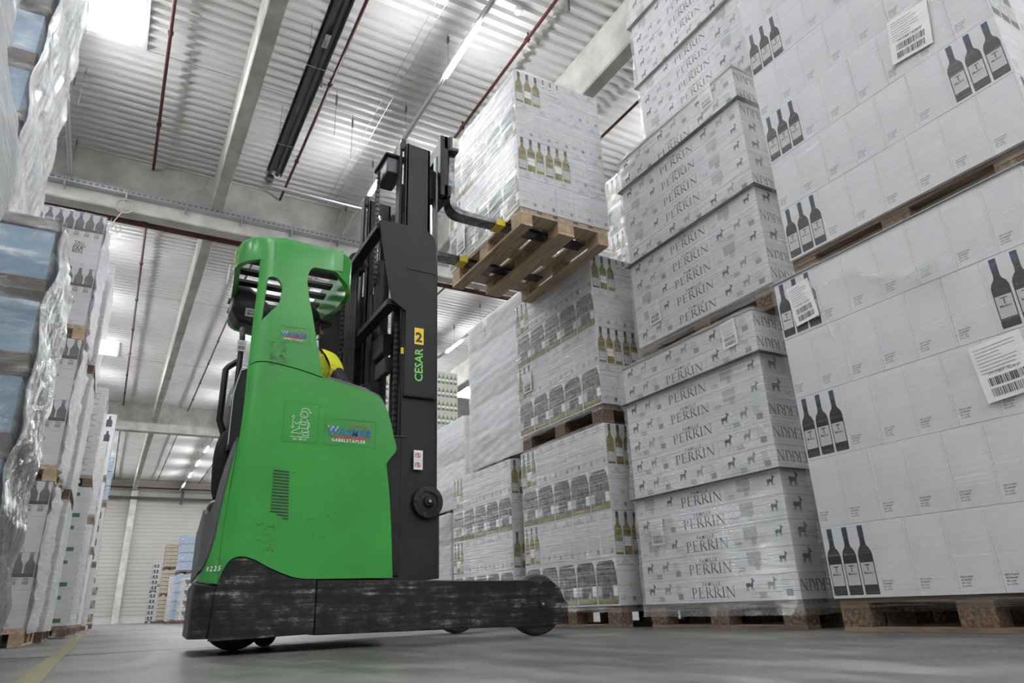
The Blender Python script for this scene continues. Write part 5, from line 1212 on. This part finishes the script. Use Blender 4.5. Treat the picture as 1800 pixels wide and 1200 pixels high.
for s_ in (-1, 1):
    m.tube([(hx + .086 + 0 * s_, hy + s_ * .033 + .022 * math.cos(q * PI / 6), hz + .008 + .018 * math.sin(q * PI / 6)) for q in range(13)], .0022, 'ink', 6); m.tube([(hx + .086, hy + s_ * .055, hz + .014), (hx - .01, hy + s_ * .086, hz + .012)], .0025, 'ink', 6)
m.build('glasses', per)
m = MB(); m.lathe([(.097, -.07), (.099, -.03), (.094, .0), (.0, .0)], (hx - .035, hy, hz + .02), (-.25, 0, 1), 'hair_dark', 20); m.build('hair', per, smooth=60)
m = MB(); m.lathe([(.101, 0), (.103, .02), (.098, .055), (.075, .09), (.04, .105), (0, .11)], (hx - .026, hy, hz + .03), (-.22, 0, 1), 'cap_black', 24)
m.add([(hx + .05, hy - .075, hz + .045), (hx + .11, hy - .065, hz + .045), (hx + .145, hy - .03, hz + .04), (hx + .15, hy, hz + .042), (hx + .145, hy + .03, hz + .04), (hx + .11, hy + .065, hz + .045), (hx + .05, hy + .075, hz + .045), (hx + .06, hy, hz + .062)], [(0, 1, 7), (1, 2, 7), (2, 3, 7), (3, 4, 7), (4, 5, 7), (5, 6, 7)], 'cap_black')
o = m.build('cap', per, recalc=False, smooth=60); sl = o.modifiers.new('s', 'SOLIDIFY'); sl.thickness = .004
# five fingers and a thumb on each hand, curled over the controls
for hnd, sg in (('haN', 1), ('haF', -1)):
    hx_, hy_, hz_ = B[hnd]
    vs_ = [(hx_ - .01, hy_, hz_ + .004)]; ed = []; rd = [.026]
    for i, (oy, L) in enumerate(((-.030, .060), (-.010, .072), (.011, .068), (.031, .052))):
        k = len(vs_); vs_ += [(hx_ + .012, hy_ + oy, hz_ + .010), (hx_ + .012 + L * .5, hy_ + oy * 1.1, hz_ + .008), (hx_ + .014 + L * .8, hy_ + oy * 1.1, hz_ - .012)]
        ed += [(0, k), (k, k + 1), (k + 1, k + 2)]; rd += [.013, .009, .008]
    k = len(vs_); vs_ += [(hx_ + .0, hy_ - .035 * sg, hz_ - .004), (hx_ + .03, hy_ - .055 * sg, hz_ - .012)]; ed += [(0, k), (k, k + 1)]; rd += [.014, .010]
    skin_mesh('hand', vs_, ed, rd, 'skin', per, 1)
